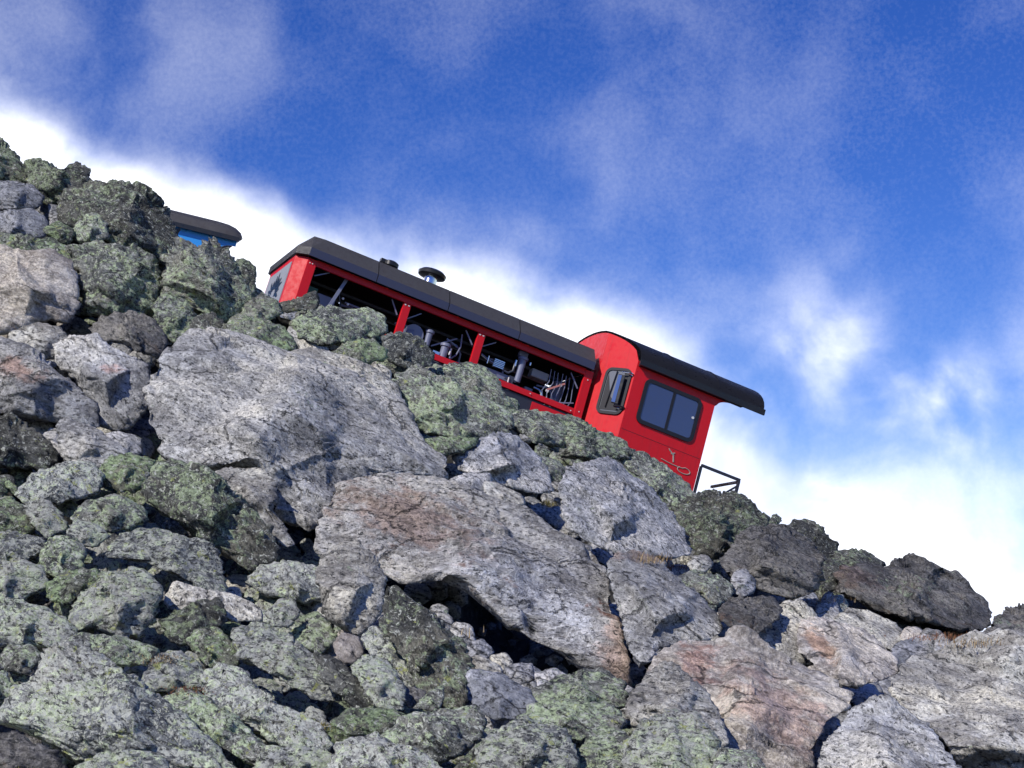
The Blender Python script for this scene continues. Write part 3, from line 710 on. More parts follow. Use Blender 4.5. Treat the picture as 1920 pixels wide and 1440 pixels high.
 ('stone','R','brown stone below the upright grey boulder','622,1208 640,1185 672,1193 685,1225 662,1248 635,1238',dict(dz=-0.3)),
 ('rock','W','white and black speckled rock under the upright grey boulder','678,1197 700,1174 725,1179 747,1210 777,1225 780,1270 772,1294 740,1258 700,1235',dict(dz=-0.4)),
 ('rock','W','greenish speckled rock just below the white and black one','657,1248 690,1228 730,1243 762,1290 757,1330 720,1334 690,1304',dict(dz=-0.55)),
 ('stone','L','small pointed lichened stone like a shark fin','770,1330 800,1300 831,1282 834,1312 822,1334',dict(dz=-0.5)),
 ('stone','D','rusty dark stone behind the fin-shaped stone','750,1300 770,1284 800,1295 796,1325 765,1330',dict()),
 # ---- upper left crag
 ('boulder','K','dark crag at the very top left of the skyline','-60,235 0,254 30,290 52,312 62,345 20,352 -60,350',dict(rough=1.5)),
 ('boulder','K','dark jagged rock with a hooked tip on the left skyline','43,308 55,296 90,303 117,320 141,301 167,316 168,342 150,372 90,385 48,350',dict(rough=1.5, dz=-0.1)),
 ('boulder','K','large dark lichened crag rising on the skyline beside the blue carriage','103,402 110,370 150,344 200,337 250,341 282,352 302,378 320,400 332,430 342,462 352,490 330,508 280,498 200,478 150,448',dict(rough=1.4, planes=[(0.4,-1,0.5,0.9),(1,0.2,0.7,1.0),(-0.5,0.8,0.5,0.9)])),
 ('rock','S','flat slate grey rock high on the left edge','-50,348 0,337 60,344 87,370 72,393 -50,398',dict()),
 ('rock','S','slate grey block under the flat slate rock','-50,398 60,390 86,405 97,430 80,448 40,444 -50,436',dict(dz=-0.1)),
 ('stone','S','narrow upright grey stone against the dark crag','88,382 110,384 131,400 129,434 94,428',dict(dz=-0.1)),
 ('stone','L','rounded pale lichened lump leaning on the dark crag','136,432 150,405 176,396 202,420 207,448 170,458 140,453',dict(dz=-0.3)),
 ('stone','M','small bright green cube-like stone in the upper left','78,432 110,412 140,430 137,452 118,460 93,443',dict(dz=-0.3)),
 ('rock','M','green lichened rock below the bright green stone','-50,430 40,442 92,448 142,470 152,503 100,488 40,475 -50,480',dict()),
 ('boulder','L','broad lichened boulder right of the square two-tone boulder','128,460 160,450 210,453 290,480 307,520 302,572 250,604 200,594 155,594 150,540 138,492',dict(rough=1.25)),
 ('boulder','L','large green crag with a black crack, under the blue carriage','303,530 308,480 330,453 370,465 402,443 432,470 452,510 477,550 472,578 430,604 385,594 340,574 315,562',dict(rough=1.3, planes=[(0.5,-1,0.5,0.9),(1,0.3,0.7,1.0),(-0.6,0.7,0.6,0.9)])),
 ('rock','K','small jagged crest rock at the gap before the locomotive','438,492 450,482 470,489 481,510 479,547 462,564 444,525',dict(rough=1.4)),
 ('rock','L','speckled rock below the cracked green crag','285,575 310,548 350,563 372,600 368,634 330,645 298,624',dict(dz=-0.2)),
 ('rock','L','rounded lichened rock left of the locomotive end','438,602 460,570 490,549 522,560 532,588 500,604 470,614',dict()),
 ('rock','K','low capsule-shaped rock at the foot of the locomotive end','495,574 560,560 590,542 602,565 592,583 540,584 505,590',dict(dz=-0.2)),
 ('boulder','M','dark green boulder above the head of the largest boulder','415,612 440,590 500,598 552,630 560,655 520,662 450,645',dict(dz=-0.1)),
 ('rock','K','shadowed rock above the top of the largest boulder','365,594 400,583 424,610 434,636 380,645 350,625',dict()),
 ('boulder','L','rounded green boulder below the first engine bay','545,602 580,578 622,573 682,590 694,620 672,644 600,650 558,634',dict(round_=0.5)),
 ('rock','L','smooth lichened hump against the first engine bay','638,582 690,576 722,590 728,624 700,636 656,614',dict(round_=0.4)),
 ('rock','M','wide green rock right above the tan edged boulder','615,664 650,640 700,634 728,655 724,674 680,685 640,680',dict(dz=-0.2)),
 ('rock','L','grey-green rock under the second engine bay','712,632 745,621 790,634 817,665 812,688 760,694 722,672',dict()),
 ('rock','L','pale green rock under the post between second and third bay','815,692 850,677 892,680 932,705 953,740 963,764 900,755 838,722',dict(dz=0.1)),
 ('boulder','L','wide layered lichen ledge in the middle of the slope','736,702 790,688 850,718 930,758 965,790 955,825 880,834 800,815 758,772',dict(rough=1.3)),
 ('rock','M','dark green strip of rock at the upper right of the largest boulder','790,822 850,818 905,822 866,850 830,855',dict()),
 ('rock','L','small lichened rock under the red sill','945,780 980,764 1032,770 1062,800 1062,834 1000,834',dict(dz=0.15)),
 ('boulder','L','knobbly pale green boulder directly below the hinged cab corner','1010,802 1040,777 1082,779 1112,800 1152,820 1192,850 1180,862 1100,864 1050,854 1015,832',dict(rough=1.2)),
 ('boulder','L','lichened shoulder of rock below the emblem on the red cab','1145,852 1190,844 1250,873 1292,905 1314,937 1290,964 1240,935 1198,895',dict(rough=1.2)),
 ('rock','L','speckled lichen rock left of the square blue-grey boulder','995,850 1040,858 1064,880 1055,906 1015,900',dict()),
 ('boulder','K','dark slanting ledge with a black undercut, right of the square boulder','1262,975 1274,940 1320,925 1370,922 1402,940 1442,970 1440,988 1402,1002 1380,1022 1350,1045 1308,1045 1288,1002',dict(rough=1.3, planes=[(0.3,-1,0.4,0.85),(-0.5,1,1.0,0.8)])),
 ('rock','K','crest rock under the platform railing post','1345,938 1372,918 1395,927 1416,948 1436,968 1380,966',dict(rough=1.3)),
 ('rock','K','low crest rock at the foot of the red cab','1300,930 1325,917 1350,920 1358,942 1320,952',dict(rough=1.3)),
 ('stone','K','small dark nub on the skyline','1437,980 1454,961 1467,974 1455,990',dict(rough=1.3)),
 ('boulder','K','dark green crest boulder behind the rounded dark boulder','1465,990 1490,974 1522,972 1547,1000 1572,1020 1567,1048 1552,1064 1528,1034 1490,1005',dict(rough=1.3)),
 ('rock','K','mossy dark rock on the skyline before the long peaked boulder','1555,1058 1570,1030 1622,1030 1664,1058 1612,1075 1568,1082',dict(dz=0.2)),
 # ---- foreground lichen rocks
 ('boulder','K','dark lichened boulder at the left edge below the banded boulder','-60,790 20,772 52,800 92,830 113,862 90,885 30,876 -60,885',dict(rough=1.2)),
 ('rock','W','pale lichened rock with yellow flecks, left of the steep dark boulder','28,925 60,890 120,868 172,869 193,892 182,925 110,946 58,956',dict()),
 ('rock','M','yellow-green rock at the foot of the black gap','183,882 200,860 240,849 292,865 282,892 266,920 220,926 188,904',dict(dz=-0.1)),
 ('boulder','K','steep dark boulder thick with pale green lichen, left of the beige one','265,920 290,870 330,864 382,870 412,890 442,930 492,970 522,1020 524,1055 480,1068 430,1048 360,1008 308,968',dict(rough=1.2, dz=-0.2, lie=0.25, planes=[(-0.8,-0.8,0.5,0.9),(1,-0.5,0.8,0.95),(0.2,1,0.4,0.95)])),
 ('rock','M','green rounded rock at the left edge, halfway up','-50,932 20,928 62,960 70,992 50,1006 -50,1008',dict()),
 ('stone','W','small bluish lichened stone beside the green rounded rock','45,952 80,934 117,960 128,992 90,1010 64,992',dict()),
 ('rock','L','egg-shaped lichened rock with shadow beneath it','128,974 160,940 222,924 272,950 278,974 240,994 190,1000 148,990',dict(dz=-0.3)),
 ('stone','W','small white flecked stone under the egg-shaped rock','122,1004 140,974 182,984 207,1006 180,1026 132,1020',dict(dz=-0.2)),
 ('boulder','W','broad pale lichened boulder below the steep dark one','203,1025 260,989 332,998 392,1018 417,1060 422,1115 380,1108 330,1078 270,1056 208,1046',dict(lie=0.45)),
 ('rock','W','flat pale rock at the left edge above the green wedge','-50,1002 20,998 82,1010 88,1034 40,1055 -50,1058',dict()),
 ('rock','L','brown flecked rock in the middle of the left foreground','72,1046 90,1010 132,1000 163,1030 158,1064 110,1086 82,1075',dict()),
 ('rock','W','wedge of pale rock at the left edge','-50,1062 40,1050 82,1064 93,1100 40,1126 -50,1135',dict()),
 ('rock','M','low rock with yellow-green crown left of the angular slab','83,1094 120,1070 182,1068 203,1090 162,1114 130,1135 93,1126',dict()),
 ('boulder','W','angular lichened slab with a flat sloping face in the left foreground','128,1164 150,1120 190,1080 240,1066 282,1080 307,1110 292,1142 262,1194 230,1200 180,1176 140,1186',dict(dz=-0.3, planes=[(-0.4,-0.6,0.3,0.78),(1,0.5,1.0,0.9)])),
 ('rock','W','long low pale rock at the left edge','-50,1134 20,1120 92,1140 133,1170 153,1204 100,1216 40,1212 -50,1208',dict()),
 ('rock','L','rounded tongue of rock above the great foreground slab','112,1204 160,1184 222,1194 282,1205 300,1222 272,1248 230,1253 168,1230',dict(dz=-0.3)),
 ('boulder','W','great flat lichened slab in the lower left corner','0,1334 30,1290 70,1260 112,1213 152,1209 203,1238 262,1288 322,1330 372,1370 422,1410 460,1462 380,1480 300,1460 150,1444 90,1394 38,1364 0,1354',dict(dz=-0.5, thick=0.8, lie=0.4, planes=[(0.2,-0.4,0.22,0.80),(-0.5,1,1.1,0.82),(-1,-0.3,0.6,0.9)])),
 ('rock','L','small lichened rock at the upper left edge of the great slab','-5,1230 20,1207 62,1209 83,1230 52,1266 10,1258',dict()),
 ('rock','L','dark edged rock cut by the left side of the frame, beside the great slab','-60,1252 10,1260 33,1300 4,1340 -60,1345',dict()),
 ('rock','W','whitish rock in a brown hollow beside the great slab','265,1275 300,1225 342,1221 388,1262 384,1295 330,1298 280,1298',dict(dz=0.1)),
 ('rock','K','brown shaded rock above the whitish one','298,1165 340,1140 372,1124 412,1119 428,1150 404,1195 360,1210 318,1206',dict()),
 ('boulder','B','brownish bare rock among the lichened ones, left of centre','305,1125 325,1088 370,1099 440,1114 493,1140 493,1166 440,1166 380,1146 318,1146',dict(dz=0.1)),
 ('rock','M','leaning green rock right of the brown hollow','347,1202 370,1177 412,1179 443,1210 448,1255 420,1262 385,1248',dict(dz=-0.2)),
 ('boulder','W','yellow-green speckled boulder left of the upright grey one','462,1088 490,1060 540,1049 602,1064 623,1090 613,1120 570,1130 498,1116',dict()),
 ('stone','W','small lumpy stone beneath the yellow-green speckled boulder','497,1154 520,1124 552,1124 563,1152 542,1176 508,1176',dict()),
 ('boulder','W','long sloping pale boulder in the lower middle left','435,1186 480,1168 552,1198 603,1240 645,1290 622,1318 560,1296 500,1258 448,1236',dict(lie=0.45)),
 ('boulder','W','sloping lichened boulder under the long pale one','375,1275 410,1243 452,1258 512,1308 583,1350 625,1392 602,1418 530,1398 440,1348 388,1318',dict(dz=-0.2, lie=0.45)),
 ('boulder','L','narrow sloping rock along the right side of the great slab','290,1312 340,1288 402,1318 472,1368 524,1420 502,1450 450,1430 380,1380 315,1348',dict(dz=-0.2, lie=0.45)),
 ('rock','K','dark slab sloping beside the speckled rocks, lower centre','585,1212 640,1240 702,1298 724,1342 690,1348 640,1308 596,1268',dict()),
 ('rock','L','green rock behind the brown stone, lower centre','545,1186 580,1159 622,1168 634,1200 602,1228 558,1208',dict()),
 ('boulder','L','big lichened boulder with a square right end at the bottom centre','703,1385 760,1340 832,1329 892,1324 914,1350 904,1384 862,1416 800,1438 736,1410',dict(dz=-0.4, planes=[(-0.4,-1,0.4,0.84),(1,0.2,0.9,1.0),(0.3,1,0.9,0.85)])),
 ('rock','M','flat green rock behind the square-ended boulder','615,1356 650,1330 712,1324 764,1340 724,1376 660,1382',dict()),
 ('boulder','W','pale lichened boulder at the bottom edge, left of the square-ended one','612,1430 640,1385 702,1379 764,1400 828,1445 800,1490 620,1490',dict(dz=-0.3)),
 ('rock','W','pale rock at the bottom edge right of the narrow sloping rock','470,1448 500,1398 562,1398 624,1410 648,1455 520,1490',dict(dz=-0.2)),
 ('boulder','W','mottled boulder at the bottom edge, right of the square-ended one','892,1430 920,1370 982,1348 1053,1370 1086,1425 1055,1490 920,1490',dict(dz=-0.3)),
 ('boulder','L','wide lichened boulder below the right end of the hollow','940,1368 1000,1318 1062,1308 1152,1320 1174,1350 1155,1386 1080,1388 1000,1380',dict(dz=-0.1)),
 ('boulder','L','low green hump at the right mouth of the hollow','985,1306 1040,1270 1092,1254 1142,1257 1173,1285 1178,1326 1120,1332 1050,1328 1005,1324',dict(dz=-0.2, planes=[(0,-1,0.4,0.85)])),
 ('boulder','W','lichened boulder with yellow patches in front of the beige wedge boulder','1165,1408 1200,1350 1252,1334 1304,1345 1344,1380 1356,1450 1285,1490 1180,1480',dict(dz=-0.5)),
 ('rock','L','green rock between two pale boulders at the bottom edge','1064,1430 1100,1380 1162,1369 1206,1400 1206,1480 1085,1490',dict(dz=-0.2)),
 ('rock','W','low pale rock under the great slab at the bottom edge','120,1462 180,1414 242,1404 304,1420 340,1475 240,1500',dict(dz=-0.6)),
 ('rock','K','thin dark slab tilted beside the square-ended boulder','845,1445 900,1390 932,1374 934,1402 895,1452',dict(dz=-0.2)),
 ('rock','L','lichened rock at the bottom edge under the reddish boulder','1325,1460 1350,1400 1412,1408 1450,1455 1400,1500',dict(dz=-0.6)),
 ('rock','L','half hidden lichened rock behind the knobbly boulder under the cab','1045,850 1100,826 1160,846 1205,880 1185,912 1100,895',dict(dz=0.5)),
 ('rock','K','half hidden dark rock behind the shoulder below the emblem','1175,880 1235,878 1300,925 1292,972 1215,945',dict(dz=0.5)),
 ('rock','K','dark rock plugging the skyline gap left of the long peaked boulder','1525,1060 1558,1046 1592,1070 1590,1105 1545,1110',dict(dz=0.3)),
 ('rock','K','shaded rock at the foot of the glossy red corner panel','552,585 600,570 648,598 640,630 590,640 556,618',dict(dz=0.3)),
 ('stone','S','flat grey stone in the hollow below its left end','872,1205 905,1196 930,1222 910,1240 880,1236',dict(dz=-0.1)),
 ('stone','B','pale chip lying in the hollow beside the angular stone','918,1228 950,1222 966,1248 940,1262 920,1252',dict(dz=0.1)),
 ('stone','S','shadowed wedge of stone at the right corner of the hollow','1000,1262 1040,1250 1075,1272 1050,1292 1010,1290',dict(dz=0.1)),
 ('rock','D','dark rock in the lower left corner under the great slab','-50,1375 30,1372 90,1402 130,1450 60,1500 -50,1500',dict(dz=0.1)),
]
for i, (nm, mt, lab, pl, op) in enumerate(BOULDERS):
    rock(nm, mt, P_(pl), 100 + i, meta=(lab, nm, None), **op)


# ---- smaller stones wedged in the gaps
def fillers():
    rs = np.random.RandomState(5)
    step = 10
    gx, gy = np.meshgrid(np.arange(-30, 1960, step), np.arange(250, 1480, step))
    cov = np.zeros(gx.shape, bool)

    def inside(poly, X, Y):
        r = np.zeros(X.shape, bool)
        for (x1, y1), (x2, y2) in zip(poly, np.roll(poly, -1, 0)):
            if y1 == y2: continue
            cnd = (y1 > Y) != (y2 > Y)
            r ^= cnd & (X < (x2 - x1) * (Y - y1) / (y2 - y1) + x1)
        return r
    for p in POLYS: cov |= inside(p, gx, gy)
    cov |= inside(np.array(HOLLOW, float), gx, gy)
    d = ray(gx, gy)
    cov |= d[..., 2] > crest_v(d[..., 0]) - 0.006
    todo = np.argwhere(~cov); rs.shuffle(todo)
    info = list(ROCKINFO); k = 0
    for (i, j) in todo:
        if cov[i, j] or k > 290: continue
        x, y = gx[i, j] + rs.uniform(-8, 8), gy[i, j] + rs.uniform(-8, 8)
        r = rs.uniform(15, 36)
        near = min(info, key=lambda q: math.hypot(x - q[0], y - q[1]) - q[2])
        mt = near[3]
        if mt == 'V': mt = 'G'
        n = rs.randint(6, 10); an = rs.uniform(0, 6.28); asp = rs.uniform(0.6, 0.95); tilt = rs.uniform(0.1, 0.9)
        poly = []
        for q in range(n):
            a = 2 * math.pi * q / n + an; rr = r * rs.uniform(0.78, 1.15)
            ex, ey = rr * math.cos(a), rr * asp * math.sin(a)
            poly.append((x + ex * math.cos(tilt) - ey * math.sin(tilt), y + ex * math.sin(tilt) + ey * math.cos(tilt)))
        rock('stone', mt, poly, 900 + k, dz=0.2, rough=1.1, cell=4.5, filler=True, meta=('small stone wedged low in a gap between larger rocks', 'stone', 'small stones filling the gaps between the boulders'))
        cov |= np.hypot(gx - x, gy - y) < r * 0.8
        k += 1
    print('fillers', k)


HOLLOW = P_('740,1095 790,1092 850,1105 900,1135 960,1180 1020,1215 1085,1255 1040,1275 980,1245 900,1225 860,1180 800,1130')
fillers()
settle()
ground()


def name_fillers():
    """each small stone is told by the larger rock it lies against and the side on which it lies"""
    import itertools
    big = [k for k in PLAN if not k['filler']]; sm = [k for k in PLAN if k['filler']]
    opts = []
    for i, f in enumerate(sm):
        for j, b in enumerate(big):
            if len(b['meta'][0].split()) > 11: continue
            dx, dy = f['c'] - b['c']; d = math.hypot(dx, dy)
            if d > 2.8 * b['rad'] + 90: continue
            a = math.degrees(math.atan2(-dy, dx)) % 360
            side = ['right of', 'upper right of', 'just above', 'upper left of', 'left of', 'lower left of', 'just below', 'lower right of'][int(((a + 22.5) % 360) // 45)]
            if len((side + ' ' + b['meta'][0]).split()) > 13: continue
            opts.append((d - b['rad'], i, j, side))
    opts.sort(); done = set(); used = set()
    for d, i, j, side in opts:
        if i in done or (j, side) in used: continue
        done.add(i); used.add((j, side))
        t = big[j]['meta'][0].replace(',', '')
        sm[i]['meta'] = ('small stone ' + side + ' the ' + t, 'stone', sm[i]['meta'][2])


name_fillers()
for k_ in PLAN:
    tag(build_rock(k_), *k_['meta'])


def face_point(x, y):
    ys = [k['cells'][q] + k['shift'] for k in PLAN for q in (int(y / 10) * 210 + int((x + 100) / 10),) if q in k['cells']]
    return EYE + ray(x, y) * (min(ys) if ys else float(hill_Y(x, y)))


for m_, x_, y_, rx_, ry_, tl_, cl_, am_ in (
        ('V', 760, 965, 190, 75, 0.35, (0.62, 0.40, 0.30), 0.65), ('V', 1010, 1120, 240, 80, 0.55, (1.45, 1.5, 1.6), 0.8), ('V', 1160, 1230, 50, 130, 0.1, (0.95, 0.66, 0.52), 0.7),
        ('R', 1305, 1240, 40, 75, 0.5, (0.95, 0.58, 0.50), 0.6), ('R', 1470, 1330, 190, 80, 0.7, (0.78, 0.60, 0.57), 0.75), ('R', 1535, 1205, 26, 60, -0.3, (1.1, 0.72, 0.50), 0.7),
        ('D', 1600, 1080, 70, 30, 0.2, (1.2, 0.85, 0.72), 0.6), ('G', 1200, 1040, 60, 22, 0.0, (1.0, 0.72, 0.58), 0.7), ('G', 30, 690, 70, 25, 0.4, (0.9, 0.6, 0.5), 0.8), ('G', 205, 690, 30, 14, 0.2, (1.0, 0.6, 0.5), 0.7)):
    p_ = face_point(x_, y_); k_ = p_[1] / FOC
    add_stain(ROCK[m_], tuple(p_), rx_ * k_, ry_ * k_, tl_, cl_, am_)


# ------------------------------------------------------------------ dry grass and moss between the stones
def tuft(x, y, dz, w, n, hgt, mat, label, seed, lean=0.5):
    rs = np.random.RandomState(seed); Y = float(face_point(x, y)[1]) - 0.03
    base = EYE + ray(x, y) * Y; V = []; F = []
    for k in range(n):
        b = np.array([rs.normal() * w, rs.normal() * w * 0.5, rs.uniform(-.04, .02)])
        a = rs.uniform(0, 6.283); L = hgt * rs.uniform(0.25, 0.9); hd = np.array([math.cos(a), math.sin(a), 0]) * rs.uniform(0.3, 1.6) * lean
        hd[0] += 0.35; side = np.array([-hd[1], hd[0], 0]); side = side / (np.linalg.norm(side) + 1e-6) * 0.0032
        i0 = len(V)
        for q in range(5):
            t = q / 4; c = b + np.array([0, 0, 1]) * L * (t - 0.35 * t * t * lean * 1.4) + hd * L * t * t; ww = side * (1.15 - t)
            V += [c - ww, c + ww]
        for q in range(4): F.append((i0 + 2 * q, i0 + 2 * q + 1, i0 + 2 * q + 3, i0 + 2 * q + 2))
    o = mesh_obj('grass_tuft', V, F, mat); o.location = base
    tag(o, label, 'grass tuft', kind='stuff')


def grassmat(name, a, b):
    n = NT(name); v, vs, r = n.coords()
    n.L.new(n.mix(n.step(n.noise(v, 9, 3), 0.4, 0.6), a, b), n.b.inputs['Base Color']); n.b.inputs['Roughness'].default_value = 0.8
    return n.m


STRAW = grassmat('straw_grass', (0.20, 0.13, 0.06), (0.42, 0.32, 0.18))
RUST = grassmat('rusty_grass', (0.16, 0.055, 0.025), (0.30, 0.14, 0.06))
OLIVE = grassmat('olive_grass', (0.10, 0.085, 0.02), (0.22, 0.19, 0.05))
tuft(1022, 948, -0.5, 0.13, 237, 0.158, OLIVE, 'olive green grass in the nook between the blunt and the square boulder', 1)
tuft(1222, 1052, -0.9, 0.10, 98, 0.173, STRAW, 'straw coloured grass tuft at the foot of the square boulder', 2)
tuft(1268, 1066, -0.9, 0.13, 168, 0.115, RUST, 'rust red grass beside the cream coloured stone', 3)
tuft(1775, 1196, -0.7, 0.26, 294, 0.108, RUST, 'band of rusty grass below the long peaked boulder', 4)
tuft(1830, 1208, -0.7, 0.18, 154, 0.158, STRAW, 'straw grass at the right end of the long peaked boulder', 5)
tuft(1548, 1128, -0.5, 0.14, 62, 0.158, STRAW, 'thin dry stalks between the two big dark boulders', 6)
tuft(868, 1190, -0.6, 0.10, 11, 0.187, STRAW, 'few curling dry stalks at the edge of the dark hollow', 7, 0.9)
tuft(303, 1236, -0.5, 0.07, 154, 0.050, STRAW, 'pale brown grass in the brown hollow among lichened rocks', 8)
tuft(350, 1294, -0.5, 0.09, 182, 0.032, RUST, 'red-brown moss grass under the whitish rock', 9)
tuft(612, 1362, -0.5, 0.10, 224, 0.043, OLIVE, 'golden mossy strip beside the sloping lichened boulder', 10)
tuft(30, 1452, -1.4, 0.10, 196, 0.072, OLIVE, 'mossy grass in the shade of the bottom left corner', 11)
# ------------------------------------------------------------------ locomotive of the rack railway
def frame_obj(name, loc, ax):
    o = bpy.data.objects.new(name, None); COL.objects.link(o); o.empty_display_size = 0.3
    M = Matrix(((ax[0][0], ax[1][0], ax[2][0], loc[0]), (ax[0][1], ax[1][1], ax[2][1], loc[1]), (ax[0][2], ax[1][2], ax[2][2], loc[2]), (0, 0, 0, 1)))
    o.matrix_world = M
    return o


OFF = np.array([2.2, -1.25, -RAIL])      # cab-corner coordinates -> coordinates of the thing's base


class MB:
    """collects solid pieces given in cab-corner coordinates (t down the track, s across, u up)"""
    def __init__(s): s.bm = bmesh.new()

    def box(s, t0, t1, s0, s1, u0, u1, bev=0.0):
        vs = [s.bm.verts.new((t, q, u)) for t in (t0, t1) for q in (s0, s1) for u in (u0, u1)]
        fs = [(0, 1, 3, 2), (4, 6, 7, 5), (0, 4, 5, 1), (2, 3, 7, 6), (0, 2, 6, 4), (1, 5, 7, 3)]
        ff = [s.bm.faces.new([vs[i] for i in f]) for f in fs]
        if bev:
            ed = list({e for f in ff for e in f.edges})
            bmesh.ops.bevel(s.bm, geom=ed, offset=bev, segments=2, affect='EDGES', profile=0.6)
        return s

    def prism(s, poly, ax, thick):
        """poly of (t,s,u) points, pushed along vector ax*thick"""
        a = [s.bm.verts.new(p) for p in poly]; d = Vector(ax).normalized() * thick
        b = [s.bm.verts.new(Vector(p) + d) for p in poly]
        n = len(poly)
        s.bm.faces.new(a); s.bm.faces.new(b[::-1])
        for i in range(n): s.bm.faces.new((a[i], b[i], b[(i + 1) % n], a[(i + 1) % n]))
        return s

    def tube(s, pts, r, n=8, caps=True):
        pts = [Vector(p) for p in pts]; rings = []
        for i, p in enumerate(pts):
            d = (pts[min(i + 1, len(pts) - 1)] - pts[max(i - 1, 0)]).normalized()
            a = d.orthogonal().normalized() if i == 0 else (prev - d * prev.dot(d)).normalized()
            prev = a; b = d.cross(a); rr = r[i] if isinstance(r, (list, tuple)) else r
            rings.append([s.bm.verts.new(p + (a * math.cos(2 * math.pi * k / n) + b * math.sin(2 * math.pi * k / n)) * rr) for k in range(n)])
        for u, v in zip(rings[:-1], rings[1:]):
            for k in range(n): s.bm.faces.new((u[k], u[(k + 1) % n], v[(k + 1) % n], v[k]))
        if caps: s.bm.faces.new(rings[0][::-1]); s.bm.faces.new(rings[-1])
        return s

    def bar(s, p, q, w, h=None):
        p, q = Vector(p), Vector(q); d = (q - p).normalized(); h = h or w
        up = Vector((0, 1, 0)) if abs(d.y) < 0.9 else Vector((1, 0, 0))
        a = d.cross(up).normalized() * w / 2; b = d.cross(a).normalized() * h / 2
        A = [s.bm.verts.new(p + x) for x in (a + b, a - b, -a - b, -a + b)]; B = [s.bm.verts.new(q + x) for x in (a + b, a - b, -a - b, -a + b)]
        s.bm.faces.new(A); s.bm.faces.new(B[::-1])
        for i in range(4): s.bm.faces.new((A[i], B[i], B[(i + 1) % 4], A[(i + 1) % 4]))
        return s

    def put(s, name, mat, parent, label=None, smooth=False, off=None, bevel=0.0, kind=None):
        bmesh.ops.recalc_face_normals(s.bm, faces=s.bm.faces)
        me = bpy.data.meshes.new(name)
        bmesh.ops.translate(s.bm, verts=s.bm.verts, vec=OFF if off is None else off)
        s.bm.to_mesh(me); s.bm.free(); me.materials.append(mat)
        if smooth:
            for p in me.polygons: p.use_smooth = True
            me.set_sharp_from_angle(angle=R(35))
        o = bpy.data.objects.new(name, me); COL.objects.link(o); o.parent = parent
        if bevel:
            md = o.modifiers.new('edge', 'BEVEL'); md.width = bevel; md.segments = 2; md.limit_method = 'ANGLE'
        if label: o['label'] = label
        if kind: o['kind'] = kind
        return o


def rrect(c, w, h, r, n=5):
    """rounded rectangle in a plane: list of (a,b)"""
    out = []
    for (sx, sy, a0) in ((1, 1, 0), (-1, 1, 90), (-1, -1, 180), (1, -1, 270)):
        for k in range(n + 1):
            a = R(a0 + 90 * k / n)
            out.append((c[0] + sx * (w / 2 - r) + r * math.cos(a), c[1] + sy * (h / 2 - r) + r * math.sin(a)))
    return out


def ring(mb, outer, inner, P, nrm, th):
    """frame between two outlines of equal length; P maps (a,b) to a point"""
    bm = mb.bm; d = Vector(nrm).normalized() * th
    A = [bm.verts.new(P(*p)) for p in outer]; B = [bm.verts.new(P(*p)) for p in inner]
    A2 = [bm.verts.new(v.co + d) for v in A]; B2 = [bm.verts.new(v.co + d) for v in B]; n = len(A)
    for i in range(n):
        j = (i + 1) % n
        bm.faces.new((A[i], A[j], B[j], B[i])); bm.faces.new((A2[i], B2[i], B2[j], A2[j]))
        bm.faces.new((A[i], A2[i], A2[j], A[j])); bm.faces.new((B[i], B[j], B2[j], B2[i]))
    return mb


def arch(s, k=0.0):
    """height of the vaulted roof above the eave, across the cab (s from 0 to 2.86)"""
    q = max(0.0, 1 - ((s - 1.43) / 1.43) ** 2)
    return 0.605 * q ** 0.5


